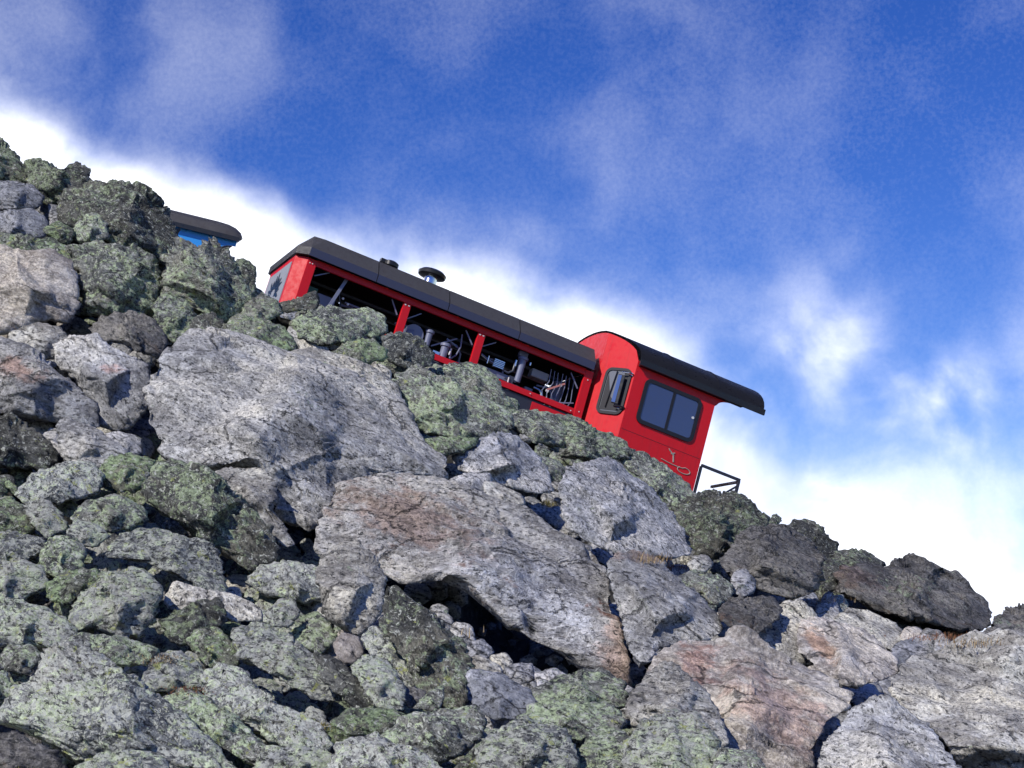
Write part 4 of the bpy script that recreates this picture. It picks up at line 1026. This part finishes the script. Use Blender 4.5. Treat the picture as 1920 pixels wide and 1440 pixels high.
def locomotive():
    L = frame_obj('rack_locomotive', TO + Tt * -2.2 + Ts * 1.25 + Tu * RAIL, (Tt, Ts, Tu))
    tag(L, 'red rack railway locomotive with open engine bays and an arched black cab roof', 'locomotive')
    SN = 0.62; SF = 2.69; T0 = -6.52; T1 = -0.56      # hood: near side, far side, uphill end, cab end
    # -- frame of the hood
    MB().box(-6.34, -0.74, SN, SN + 0.05, -0.43, -0.345).put('top_rail', RED, L)
    MB().box(-6.34, -0.74, SN - 0.025, SN + 0.03, -0.47, -0.44).put('window_gutter', RED, L)
    MB().box(-6.34, -0.74, SN, SN + 0.09, -1.28, -1.17).put('sill', RED, L)
    for a, b in ((-4.57, -4.42), (-3.02, -2.87)):
        o = MB().box(a, b, SN - 0.012, SN + 0.07, -1.168, -0.472).put('post', RED, L, bevel=0.008)
        MB().box(a + 0.02, a + 0.05, SN - 0.022, SN - 0.012, -0.52, -0.50).box(a + 0.09, a + 0.12, SN - 0.022, SN - 0.012, -0.52, -0.50).put('bolt', WHITE, o)
    MB().box(-0.738, -0.56, SN - 0.01, SN + 0.06, -1.42, -0.36).put('corner_post', RED, L, bevel=0.008)
    MB().box(-6.52, -6.342, SN - 0.01, SN + 0.06, -1.42, -0.36).put('corner_post', RED, L, bevel=0.008)
    e0, e1 = (T0, SN), (-6.72, 0.79)
    MB().prism([(e0[0], e0[1], -0.36), (e1[0], e1[1], -0.36), (e1[0], e1[1], -1.6), (e0[0], e0[1], -1.6)], (0.75, 0.6, 0), 0.04).put('corner_panel', RED, L, 'glossy red slanted corner panel at the uphill end')
    f0 = (-6.72, 2.52)
    MB().prism([(T0, SF, -0.36), (f0[0], f0[1], -0.36), (f0[0], f0[1], -1.6), (T0, SF, -1.6)], (0.75, -0.6, 0), 0.04).put('corner_panel', RED, L)
    ef = MB().box(-6.72, -6.68, 0.791, 2.519, -1.7, -0.345).put('end_panel', RED, L)
    MB().box(-6.735, -6.721, 0.90, 2.41, -1.65, -0.46).put('grille_plate', GREYP, ef)
    # dark cut-outs of the grille, spread like fingers
    fin = MB()
    cx, cu = 1.66, -0.98
    rs = np.random.RandomState(3)
    for k in range(13):
        a = R(-28 + k * 18.5); ln = 0.40 + 0.05 * math.sin(k * 2.1)
        pr = []
        for q, w in ((0.12, 0.014), (0.21, 0.030), (0.31, 0.038), (ln - 0.05, 0.024), (ln, 0.005)):
            wob = 0.018 * math.sin(q * 22 + k)
            pr.append((q, w, wob))
        up_ = [(cx + math.cos(a) * q * 1.25 - math.sin(a) * (w + o) * 1.25, cu + math.sin(a) * q + math.cos(a) * (w + o)) for q, w, o in pr]
        dn = [(cx + math.cos(a) * q * 1.25 - math.sin(a) * (-w + o) * 1.25, cu + math.sin(a) * q + math.cos(a) * (-w + o)) for q, w, o in pr]
        if min(p[1] for p in up_ + dn) < -1.6: continue
        fin.prism([(-6.737, p[0], p[1]) for p in up_ + dn[::-1]], (-1, 0, 0), 0.004)
    fin.put('grille_opening', BLACK, ef)
    # -- inside of the hood
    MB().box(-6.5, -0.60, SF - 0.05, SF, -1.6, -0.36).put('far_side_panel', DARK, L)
    MB().box(-6.65, -0.60, SN + 0.1, SF - 0.06, -1.62, -1.56).put('hood_floor', IROND, L)
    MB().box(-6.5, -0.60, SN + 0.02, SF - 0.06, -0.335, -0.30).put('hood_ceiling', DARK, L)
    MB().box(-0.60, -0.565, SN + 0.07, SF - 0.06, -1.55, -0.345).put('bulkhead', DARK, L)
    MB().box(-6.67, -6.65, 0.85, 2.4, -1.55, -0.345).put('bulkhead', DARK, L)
    # -- roof of the hood: four bent sheets and the end sheet
    seams = [-6.55, -5.22, -3.76, -2.27, -0.62]
    for i, (a, b) in enumerate(zip(seams[:-1], seams[1:])):
        a2, b2 = a + (0.008 if i else 0), b - 0.008
        at = a2 + (0.26 if i == 0 else 0)
        m = MB(); bm = m.bm
        prof = [(0.50, -0.340), (0.50, -0.195), (0.74, 0.115)]
        fars = [(2.57, 0.115), (2.81, -0.195), (2.81, -0.340)]
        P1 = [(a2 if k != 2 else at, s_, u_) for k, (s_, u_) in enumerate(prof)] + [(a2 if k != 0 else at, s_, u_) for k, (s_, u_) in enumerate(fars)]
        P2 = [(b2, s_, u_) for s_, u_ in prof + fars]
        A = [bm.verts.new(p) for p in P1]; B = [bm.verts.new(p) for p in P2]
        for q in range(5): bm.faces.new((A[q], B[q], B[q + 1], A[q + 1]))
        r = bmesh.ops.solidify(bm, geom=bm.faces[:], thickness=0.02)
        o = m.put('roof_sheet', ROOFM, L)
        MB().box(a2 + 0.002, b2 - 0.002, 0.486, 0.498, -0.352, -0.200).put('fascia', FASC, o)
    m = MB(); bm = m.bm
    # end sheet with clipped corners
    low = [(-6.55, 0.50), (-6.76, 0.70), (-6.76, 2.61), (-6.55, 2.81)]
    top = [(-6.29, 0.74), (-6.50, 0.80), (-6.50, 2.51), (-6.29, 2.57)]
    z = [[bm.verts.new((t, s_, u_)) for t, s_ in low] for u_ in (-0.340, -0.195)] + [[bm.verts.new((t, s_, 0.115)) for t, s_ in top]]
    for q in range(3):
        bm.faces.new((z[0][q], z[0][q + 1], z[1][q + 1], z[1][q])); bm.faces.new((z[1][q], z[1][q + 1], z[2][q + 1], z[2][q]))
    bm.faces.new(z[2])
    bmesh.ops.solidify(bm, geom=bm.faces[:], thickness=0.02)
    m.put('end_roof_sheet', ROOFM, L)
    MB().prism([(-6.53, 0.53, -0.345), (-6.73, 0.72, -0.345), (-6.73, 2.59, -0.345), (-6.53, 2.78, -0.345)], (0, 0, 1), 0.01).put('eave_soffit', BLACK, L)
    # -- things on the hood roof
    c = (-4.05, 1.20)
    p = MB().tube([(c[0], c[1], 0.10), (c[0], c[1], 0.42)], 0.125, 20).put('exhaust_pipe', CHROME, L, smooth=True)
    MB().tube([(c[0], c[1], 0.37), (c[0], c[1], 0.385), (c[0], c[1], 0.44), (c[0], c[1], 0.485), (c[0], c[1], 0.50)], [0.20, 0.265, 0.275, 0.22, 0.06], 24).put('rain_cap', BLACK, p, smooth=True)
    c = (-4.85, 1.30)
    p = MB().tube([(c[0], c[1], 0.10), (c[0], c[1], 0.30)], 0.085, 16).put('intake_pipe', CHROME, L, smooth=True)
    MB().tube([(c[0], c[1], 0.27), (c[0], c[1], 0.29), (c[0], c[1], 0.36), (c[0], c[1], 0.39)], [0.10, 0.15, 0.15, 0.10], 16).box(c[0] - 0.22, c[0] - 0.02, c[1] - 0.06, c[1] + 0.06, 0.31, 0.375).put('flap_cap', BLACK, p, smooth=True)
    # -- engine room
    MB().box(-6.28, -6.10, 0.95, 1.2, -1.55, -0.75).put('green_tank', GREEN, L)
    MB().box(-6.06, -5.72, 1.0, 1.3, -1.55, -0.80).put('cabinet', IRON, L)
    MB().bar((-5.70, 0.74, -0.44), (-5.98, 0.74, -1.5), 0.06, 0.03).put('brace', IRON, L)
    br = [((-6.30, 0.70, -0.62), (-6.05, 0.70, -0.46)), ((-4.60, 0.72, -0.72), (-4.78, 0.72, -0.48)), ((-4.40, 0.72, -0.72), (-4.16, 0.72, -0.52)),
          ((-3.04, 0.72, -0.72), (-3.24, 0.72, -0.50)), ((-2.85, 0.72, -0.68), (-2.60, 0.72, -0.50)), ((-0.76, 0.72, -0.75), (-0.98, 0.72, -0.50)), ((-0.76, 0.72, -1.05), (-1.12, 0.72, -1.17))]
    for a, b in br: MB().bar(a, b, 0.022).put('brace', IRON, L)
    MB().tube([(-5.55, 0.95, -0.80), (-5.2, 0.95, -0.80), (-4.9, 0.95, -0.80), (-4.75, 0.95, -0.80)], 0.018, 8).put('pipe', IRON, L, smooth=True)
    MB().tube([(-5.7, 1.05, -0.62), (-5.4, 1.05, -1.25)], 0.014, 6).tube([(-5.1, 1.0, -0.7), (-5.15, 0.98, -0.95), (-5.0, 1.0, -1.05), (-4.98, 1.0, -0.8)], 0.012, 6).put('hose', IROND, L, smooth=True)
    for q, (t, u) in enumerate(((-5.62, -0.76), (-5.50, -0.83), (-5.20, -1.05))): MB().tube([(t, 0.9, u), (t, 0.88, u)], 0.022, 8).put('gauge', WHITE, L)
    MB().tube([(-5.35, 1.05, -1.5), (-5.35, 1.05, -1.08), (-5.35, 1.05, -1.02)], [0.09, 0.09, 0.05], 12).put('filter_can', IRON, L, smooth=True)
    # bay two
    dr = MB().tube([(-4.28, 0.95, -1.0), (-4.16, 0.93, -1.0), (-4.14, 0.93, -1.0), (-4.05, 0.90, -1.0)], [0.20, 0.21, 0.17, 0.10], 20)
    dr.tube([(-4.16, 0.80, -0.92), (-4.16, 1.1, -0.92)], 0.19, 20).put('drum', IRON, L, smooth=True)
    def cyl(t, s_, u0, u1, r):
        o = MB().tube([(t, s_, u0), (t, s_, u1), (t, s_, u1)], [r * 0.85, r, r * 0.9], 14).put('cylinder', IRON, L, smooth=True)
        MB().tube([(t, s_, u1 + 0.002), (t, s_, u1 + 0.05), (t, s_, u1 + 0.07)], [r * 1.35, r * 1.35, r * 0.9], 14).put('cylinder_cap', IRON, o, smooth=True)
        return o
    cyl(-3.86, 0.85, -1.30, -0.78, 0.065); cyl(-3.50, 0.82, -1.35, -0.92, 0.075); cyl(-1.95, 0.82, -1.05, -0.60, 0.075)
    MB().box(-2.05, -1.88, 0.80, 0.9, -0.53, -0.44).put('bracket', IRON, L)
    MB().box(-4.3, -3.35, 0.86, 1.3, -1.38, -1.22, 0.02).put('engine_block', IRON, L)
    MB().box(-4.02, -3.90, 0.79, 0.85, -1.20, -1.15).box(-3.72, -3.58, 0.78, 0.84, -1.12, -1.07).put('pale_fitting', CHROME, L)
    MB().box(-3.86, -3.82, 0.78, 0.80, -1.12, -1.08).put('amber_fitting', AMBER, L)
    MB().bar((-3.75, 0.9, -0.98), (-3.30, 0.9, -0.66), 0.025).bar((-3.48, 0.95, -0.72), (-3.18, 0.95, -0.82), 0.03).put('linkage', IRON, L)
    MB().tube([(-3.24, 0.86, -0.56), (-3.20, 0.86, -0.8), (-3.24, 0.86, -0.98), (-3.36, 0.86, -1.12), (-3.5, 0.86, -1.16)], 0.016, 8).tube([(-3.38, 0.8, -0.98), (-3.36, 0.8, -1.1)], 0.02, 8).put('hose', IRON, L, smooth=True)
    MB().tube([(-3.39, 0.78, -0.92), (-3.40, 0.78, -1.05)], 0.018, 8).put('sight_glass', WHITE, L, smooth=True)
    # bay three
    ms = MB().box(-2.80, -2.05, 0.84, 1.3, -1.10, -0.98, 0.01).box(-2.62, -2.35, 0.84, 1.3, -1.35, -1.10, 0.02).put('engine_block', IRON, L)
    for q in range(5): MB().box(-2.52 + 0.002 * q, -2.30, 0.76, 0.84, -0.93 + q * 0.032, -0.912 + q * 0.032).put('silver_fin', CHROME, L)
    MB().tube([(-2.80, 0.78, -0.80), (-2.62, 0.78, -0.86), (-2.52, 0.78, -0.88)], 0.02, 8).tube([(-2.64, 0.77, -0.78), (-2.64, 0.77, -0.93)], 0.012, 8).put('chrome_rod', CHROME, L, smooth=True)
    MB().tube([(-2.30, 0.80, -0.93), (-2.18, 0.78, -0.95), (-2.10, 0.78, -0.88), (-2.09, 0.78, -0.70)], 0.022, 8).put('hose', IROND, L, smooth=True)
    MB().tube([(-2.09, 0.78, -0.66), (-2.09, 0.78, -0.78)], 0.024, 10).tube([(-1.80, 0.78, -0.60), (-1.80, 0.78, -0.66)], 0.02, 10).put('hose_fitting', CHROME, L, smooth=True)
    MB().box(-1.66, -1.30, 0.95, 1.15, -0.78, -0.62, 0.025).put('air_cooler', GREYP, L)
    el = [(-1.62, 0.75, -1.04), (-1.50, 0.75, -1.05), (-1.44, 0.75, -1.10), (-1.43, 0.75, -1.20)]
    MB().tube(el, [0.024, 0.026, 0.030, 0.026], 10).put('elbow_pipe', CHROME, L, smooth=True)
    MB().bar((-1.34, 0.76, -0.98), (-1.02, 0.76, -0.74), 0.035, 0.02).put('pale_strap', PINK, L)
    MB().box(-1.36, -1.30, 0.75, 0.765, -1.02, -0.98).box(-1.12, -1.07, 0.75, 0.765, -0.82, -0.78).put('pale_fitting', WHITE, L)
    MB().box(-2.15, -2.06, 0.72, 0.78, -1.22, -1.0).box(-2.22, -2.0, 0.74, 0.78, -1.09, -1.05).put('valve_block', IROND, L)
    MB().tube([(-2.16, 0.70, -1.16), (-2.165, 0.70, -1.05)], 0.014, 8).put('sight_glass', WHITE, L, smooth=True)
    for q in range(7):
        t = -1.35 + q * 0.085
        MB().tube([(t, 0.80 + 0.02 * (q % 3), -0.56), (t + 0.03, 0.82, -0.8), (t - 0.05 + 0.02 * q, 0.85, -1.0), (t + 0.02, 0.85, -1.17)], 0.009, 6).put('cable', IRON, L, smooth=True)
    MB().tube([(-1.95, 0.9, -1.35), (-1.95, 0.9, -1.12)], 0.14, 16).put('pump', IROND, L, smooth=True)
    MB().tube([(-1.15, 0.85, -1.17), (-1.15, 0.85, -1.10)], [0.10, 0.07], 14).put('pump', IROND, L, smooth=True)
    for t in (-6.42, -6.47): MB().tube([(t, SN - 0.012, -0.45), (t, SN - 0.022, -0.45)], 0.012, 8).put('bolt', WHITE, L)
    for (t, u) in ((-0.65, -0.55), (-0.65, -1.2), (-0.82, -1.24), (-1.7, -1.22)): MB().tube([(t, SN - 0.012, u), (t, SN - 0.022, u)], 0.012, 8).put('bolt', WHITE, L)
    # deeper machinery, half lost in the dark
    rq = np.random.RandomState(21)
    for q in range(16):
        t = -6.0 + q * 0.34 + rq.uniform(-.08, .08); u = rq.uniform(-1.3, -0.6); w = rq.uniform(0.05, 0.14)
        if q % 3 == 0: MB().tube([(t, 1.35, u - 0.3), (t, 1.35, u + 0.12), (t, 1.35, u + 0.15)], [w, w, w * 0.7], 14).put('reservoir', IRON, L, smooth=True)
        elif q % 3 == 1: MB().box(t - w, t + w, 1.15, 1.4, u - w, u + w * 0.8, 0.015).put('control_box', IRON, L)
        else: MB().tube([(t - 0.25, 1.1, u), (t, 1.08, u + 0.03), (t + 0.12, 1.08, u - 0.1), (t + 0.14, 1.1, u - 0.4)], 0.02, 8).put('pipe', IRON, L, smooth=True)
    MB().bar((-6.3, 1.5, -0.5), (-0.8, 1.5, -0.5), 0.05).bar((-6.3, 1.3, -1.05), (-0.8, 1.3, -1.05), 0.04).put('conduit', IROND, L)
    # -- underframe
    MB().box(-6.5, -0.5, 0.66, 0.80, -1.62, -1.30).put('underframe', NAVY, L)
    MB().box(-1.6, -0.74, 0.63, 0.66, -1.52, -1.34).put('step_plate', RED, L)
    MB().box(-6.4, -0.5, 0.70, 1.80, -2.6, -1.64).put('truck_frame', NAVY, L)
    for t in (-5.6, -3.9, -0.6, 1.4):
        for s_ in (0.62, 1.82):
            w = MB().tube([(t, s_ - 0.02, -2.85), (t, s_ + 0.07, -2.85)], [0.40, 0.40], 24).put('wheel', IROND, L, smooth=True)
    # -- cab
    D = -2.55
    # near side with the curved bracket under the roof
    side = [(0.0, 0.0), (0.0, D), (1.80, D), (1.80, -0.27)]
    side += [(1.835 + 0.40 * (1 - math.cos(R(a))), -0.27 + 0.19 * math.sin(R(a)) ** 0.9) for a in range(10, 91, 10)]
    side += [(2.30, -0.07), (2.33, -0.045), (2.33, 0.0)]
    MB().prism([(t, 0.0, u) for t, u in side], (0, 1, 0), 0.04).put('side_wall', RED, L)
    MB().prism([(t, 2.86, u) for t, u in side[:4] + [(1.80, 0.0)]], (0, -1, 0), 0.04).put('side_wall', RED, L)
    # slanted wall and front wall, their tops following the vault
    nb = 8
    def slant(s0, t0, s1, t1, name):
        pts = [(t0, s0, D)] + [(t0 + (t1 - t0) * k / nb, s0 + (s1 - s0) * k / nb, arch(s0 + (s1 - s0) * k / nb) + 0.001) for k in range(nb + 1)] + [(t1, s1, D)]
        d = Vector((s1 - s0, -(t1 - t0), 0)).normalized() if s0 < s1 else Vector((s0 - s1, -(t0 - t1), 0)).normalized()
        return MB().prism(pts, (abs(d.x), d.y if s0 < 1.25 and t0 != t1 else -d.y, 0) if t0 != t1 else (1, 0, 0), 0.035).put(name, RED, L)
    slant(0.0, 0.0, 0.66, -0.46, 'slanted_wall'); slant(0.6605, -0.46, 2.1995, -0.46, 'front_wall')
    pts = [(0.0, 2.86, D)] + [(-0.46 * k / nb, 2.86 - 0.66 * k / nb, arch(2.86 - 0.66 * k / nb)) for k in range(nb + 1)] + [(-0.46, 2.20, D)]
    MB().prism(pts, (0.6, -0.8, 0), 0.035).put('slanted_wall', RED, L)
    MB().box(1.74, 1.79, 0.045, 2.815, D, 0.0).put('rear_wall', RED, L)
    MB().box(0.02, 2.74, 0.05, 2.80, D - 0.12, D - 0.01).put('cab_floor', NAVY, L)
    # vaulted roof, cut back along the slanted walls
    m = MB(); bm = m.bm; A = []; B = []
    n = 22
    for k in range(n + 1):
        a = math.pi * k / n; s_ = 1.43 - 1.54 * math.cos(a); u_ = 0.665 * math.sin(a) - 0.02
        sc = min(max(s_, 0), 2.86); tf = -0.475 if 0.66 <= sc <= 2.20 else (-0.46 * min(sc, 2.86 - sc) / 0.66 - 0.012)
        # behind the cab the vault goes on only over the near side, as a canopy
        tr = 2.80 - 0.03 * max(0, s_) if s_ < 0.62 else max(1.86, 2.78 - (s_ - 0.62) * 1.9)
        A.append(bm.verts.new((tf, s_, u_))); B.append(bm.verts.new((tr, s_, u_)))
    for k in range(n): bm.faces.new((A[k], B[k], B[k + 1], A[k + 1]))
    bmesh.ops.solidify(bm, geom=bm.faces[:], thickness=-0.03)
    rf = m.put('vault_roof', VAULT, L, smooth=True)
    MB().box(0.0, 2.83, -0.125, -0.085, -0.10, 0.015).put('gutter', BLACK, rf)
    MB().box(0.03, 2.35, -0.08, -0.002, -0.10, 0.02).put('eave_shadow_strip', RUBBER, rf)  # black strip standing in for the shadow under the eave
    MB().prism([(2.775, -0.085 + 0.16 * q, u) for q, u in ((0, -0.10), (0, 0.02), (0.5, 0.17), (1, 0.27), (1.6, 0.34), (1.2, 0.22), (0.6, 0.02))], (-1, 0, 0), 0.03).put('roof_end_board', BLACK, rf)

    for t in (0.75, 1.75):
        MB().tube([(t, 1.43 - 1.545 * math.cos(math.pi * k / n), 0.672 * math.sin(math.pi * k / n) - 0.02) for k in range(1, 18)], 0.007, 6).put('roof_seam', BLACK, rf)
    # side window
    P = lambda a, b: (a, 0.0, b)
    cw, w, h = (0.885, -0.70), 1.27, 0.90
    fr = ring(MB(), rrect(cw, w, h, 0.13), rrect(cw, w - 0.15, h - 0.15, 0.07), lambda a, b: (a, -0.002, b), (0, -1, 0), 0.028).put('side_window', RUBBER, L, 'two-pane window with a thick black seal')
    gl = rrect(cw, w - 0.15, h - 0.15, 0.07)
    div = cw[0] + 0.02
    MB().prism([(min(a, div - 0.03), -0.010, b) for a, b in gl if True], (0, -1, 0), 0.006).put('pane', GLASS, fr)
    MB().prism([(max(a, div + 0.03), -0.010, b) for a, b in gl], (0, -1, 0), 0.006).put('pane', GLASS, fr)
    MB().box(div - 0.028, div + 0.028, -0.026, -0.004, cw[1] - h / 2 + 0.077, cw[1] + h / 2 - 0.077).put('glazing_bar', RUBBER, fr)
    MB().tube([(1.40, -0.018, -0.66), (1.40, -0.03, -0.66)], 0.026, 12).put('latch', WHITE, fr)
    # slanted window with mirror
    o0 = Vector((0, 0, 0)); e = Vector((-0.46, 0.66, 0)); el_ = e.length; e.normalize(); nrm = Vector((-0.66, -0.46, 0)).normalized()
    Q = lambda a, b: tuple(e * (el_ - a) + nrm * 0.003 + Vector((0, 0, b)))
    c2 = (0.47, -0.66)
    fw = ring(MB(), rrect(c2, 0.58, 0.94, 0.14), rrect(c2, 0.47, 0.83, 0.09), Q, nrm, 0.03).put('slanted_window', RUBBER, L)
    MB().prism([Q(a, b) for a, b in rrect(c2, 0.47, 0.83, 0.09)], nrm, 0.010).put('pane', GLASS2, fw)
    MB().prism([tuple(Vector(Q(a, b)) + nrm * 0.012) for a, b in ((0.25, -0.30), (0.40, -0.75), (0.69, -1.05), (0.25, -1.05))], nrm, 0.003).prism([tuple(Vector(Q(a, b)) + nrm * 0.012) for a, b in ((0.60, -0.27), (0.69, -0.27), (0.69, -1.0), (0.62, -0.9))], nrm, 0.003).put('painted_dark_reflection', RUBBER, fw)  # dark reflection on the pane, laid on as flat black shapes
    def qn(a, b, k): return tuple(Vector(Q(a, b)) + nrm * k)
    MB().bar(qn(0.44, -0.26, 0.035), qn(0.38, -1.0, 0.035), 0.018).put('wiper', BLACK, fw)
    mi = MB().prism([qn(0.53, -0.34, 0.09), qn(0.68, -0.36, 0.09), qn(0.68, -0.95, 0.09), qn(0.53, -0.93, 0.09)], nrm, 0.03).put('mirror', BLACK, L, bevel=0.012)
    MB().prism([qn(0.54, -0.36, 0.123), qn(0.62, -0.37, 0.123), qn(0.62, -0.92, 0.123), qn(0.54, -0.91, 0.123)], nrm, 0.004).put('mirror_glass', plain('mirror_blue_glass', (0.20, 0.30, 0.50), 0.06, metal=0.6), mi)
    for b in (-0.30, -0.98):
        MB().tube([qn(0.60, b, 0.11), qn(0.74, b + 0.0, 0.09), qn(0.79, b, 0.01)], 0.016, 8).tube([qn(0.76, b - 0.03, 0.02), qn(0.76, b + 0.03, 0.02)], 0.022, 8).put('mirror_arm', CHROME if b > -0.5 else BLACK, mi)
    # panel joints and rivets of the cab side
    MB().box(0.03, 1.77, -0.0035, -0.0005, -1.372, -1.366).put('panel_joint', RUBBER, L)
    rv = MB()
    for q in range(13): rv.tube([(0.08 + q * 0.138, 0.0, -1.395), (0.08 + q * 0.138, -0.006, -1.395)], 0.007, 6)
    for q in range(12): rv.tube([(0.03, 0.0, -0.2 - q * 0.19), (0.03, -0.006, -0.2 - q * 0.19)], 0.007, 6).tube([(1.765, 0.0, -0.4 - q * 0.17), (1.765, -0.006, -0.4 - q * 0.17)], 0.007, 6)
    rv.put('rivets', RED, L, kind='stuff')
    # emblem: a thin loop with a little figure above it
    cu_ = []
    for k in range(40):
        q = k / 39
        if q < 0.45: cu_.append((0.98 + 0.50 * q / 0.45, -1.64 - 0.03 * math.sin(q * 5)))
        else:
            a = (q - 0.45) / 0.55 * 1.75 * math.pi + math.pi * 0.5
            cu_.append((1.50 - 0.14 * math.cos(a + math.pi * 0.0) * 1.0 - 0.0, -1.70 + 0.06 * math.sin(a)))
    em = MB().tube([(a, -0.006, b) for a, b in cu_], 0.008, 6).put('emblem', EMB, L, 'thin silver loop with a small leaping figure')
    MB().bar((1.10, -0.008, -1.42), (1.22, -0.008, -1.50), 0.022, 0.01).bar((1.15, -0.008, -1.48), (1.23, -0.008, -1.44), 0.018, 0.01).bar((1.20, -0.008, -1.47), (1.24, -0.008, -1.62), 0.024, 0.01).bar((1.08, -0.008, -1.40), (1.15, -0.008, -1.46), 0.014, 0.01).put('figure', EMB, em)
    # platform railing
    for s_ in (0.04,):
        rl = MB().bar((1.86, s_, -1.46), (2.74, s_, -1.46), 0.05).put('handrail', NAVY, L)
        MB().bar((1.86, s_, -1.485), (1.86, s_, D), 0.045).put('rail_post', NAVY, rl); MB().bar((2.72, s_, -1.485), (2.72, s_, D), 0.05).put('rail_post', NAVY, rl)
        MB().bar((2.72, s_ + 0.03, -1.50), (2.72, 1.1, -1.50), 0.045).put('rear_handrail', NAVY, rl); MB().bar((2.70, s_, -1.60), (2.1, s_, -2.2), 0.035).put('rail_strut', NAVY, rl)
    return L


locomotive()


# ------------------------------------------------------------------ blue carriage higher up the line
def carriage():
    psi, al = R(8), R(12.3)
    T = np.array([math.cos(psi) * math.cos(al), math.sin(psi) * math.cos(al), -math.sin(al)])
    S = np.array([-math.sin(psi), math.cos(psi), 0]); U = np.cross(T, S)
    O = EYE + ray(447, 449) * 33.5            # lower end of its near eave
    C = frame_obj('passenger_carriage', O + T * -4.0 + S * 1.2 + U * -3.0, (T, S, U))
    tag(C, 'bright blue carriage with dark rounded roof, mostly hidden behind the left crag', 'carriage')
    off = np.array([4.0, -1.2, 3.0])
    m = MB(); bm = m.bm; n = 16; rings = []
    lean = lambda t, q: t - (0.30 * max(0, 1.2 - 1.3 * math.cos(math.pi * q / n) - 0.3) if t > -1 else 0)
    for t, k_, w_ in ((-8.0, 1, 0), (-0.5, 1, 0), (-0.28, 0.96, 0), (-0.12, 0.84, 0.01), (0.0, 0.62, 0.03), (0.06, 0.30, 0.05)):
        rings.append([bm.verts.new((lean(t, q), 1.2 - (1.30 - w_) * math.cos(math.pi * q / n), 0.44 * k_ * math.sin(math.pi * q / n) ** 0.8)) for q in range(n + 1)])
    for a_, b_ in zip(rings[:-1], rings[1:]):
        for q in range(n): bm.faces.new((a_[q], b_[q], b_[q + 1], a_[q + 1]))
    bm.faces.new(rings[-1])
    bmesh.ops.solidify(bm, geom=bm.faces[:], thickness=-0.03)
    rf = m.put('roof', ROOFM, C, smooth=True, off=off)
    MB().box(-8.0, 0.03, -0.12, -0.08, -0.07, 0.02).put('gutter', BLACK, rf, off=off)
    side = [(-8.0, -0.02), (-8.0, -2.4), (-0.42, -2.4), (-0.42, -0.42)] + [(-0.42 + 0.38 * (1 - math.cos(R(a))), -0.42 + 0.27 * math.sin(R(a))) for a in range(10, 91, 10)] + [(-0.02, -0.15), (-0.02, -0.02)]
    MB().prism([(t, 0, u) for t, u in side], (0, 1, 0), 0.05).put('side_wall', BLUE, C, off=off)
    MB().prism([(t, 2.4, u) for t, u in side], (0, -1, 0), 0.05).put('side_wall', BLUE, C, off=off)
    MB().box(-0.52, -0.47, 0.055, 2.345, -2.4, 0.0).put('end_wall', BLUE, C, off=off)
    for k in range(4):
        f = ring(MB(), rrect((-2.2 - k * 1.3, -1.2), 0.95, 0.8, 0.1), rrect((-2.2 - k * 1.3, -1.2), 0.85, 0.7, 0.06), lambda a, b: (a, -0.002, b), (0, -1, 0), 0.02).put('window', RUBBER, C, off=off)
        MB().prism([(a, -0.004, b) for a, b in rrect((-2.2 - k * 1.3, -1.2), 0.85, 0.7, 0.06)], (0, -1, 0), 0.006).put('pane', GLASS, f, off=off)


carriage()


# ------------------------------------------------------------------ track
def track():
    T = frame_obj('railway_track', TO + Ts * 1.25 + Tu * RAIL, (Tt, Ts, Tu))
    tag(T, 'two steel rails with a toothed rack between them, behind the crest under the locomotive', 'track')
    for s_ in (-0.56, 0.56): MB().box(-12, 14, s_ - 0.035, s_ + 0.035, -0.14, 0.0).put('rail', NAVY, T, off=(0, 0, 0))
    MB().box(-12, 14, -0.06, 0.06, -0.16, 0.02).put('rack', NAVY, T, off=(0, 0, 0))


track()
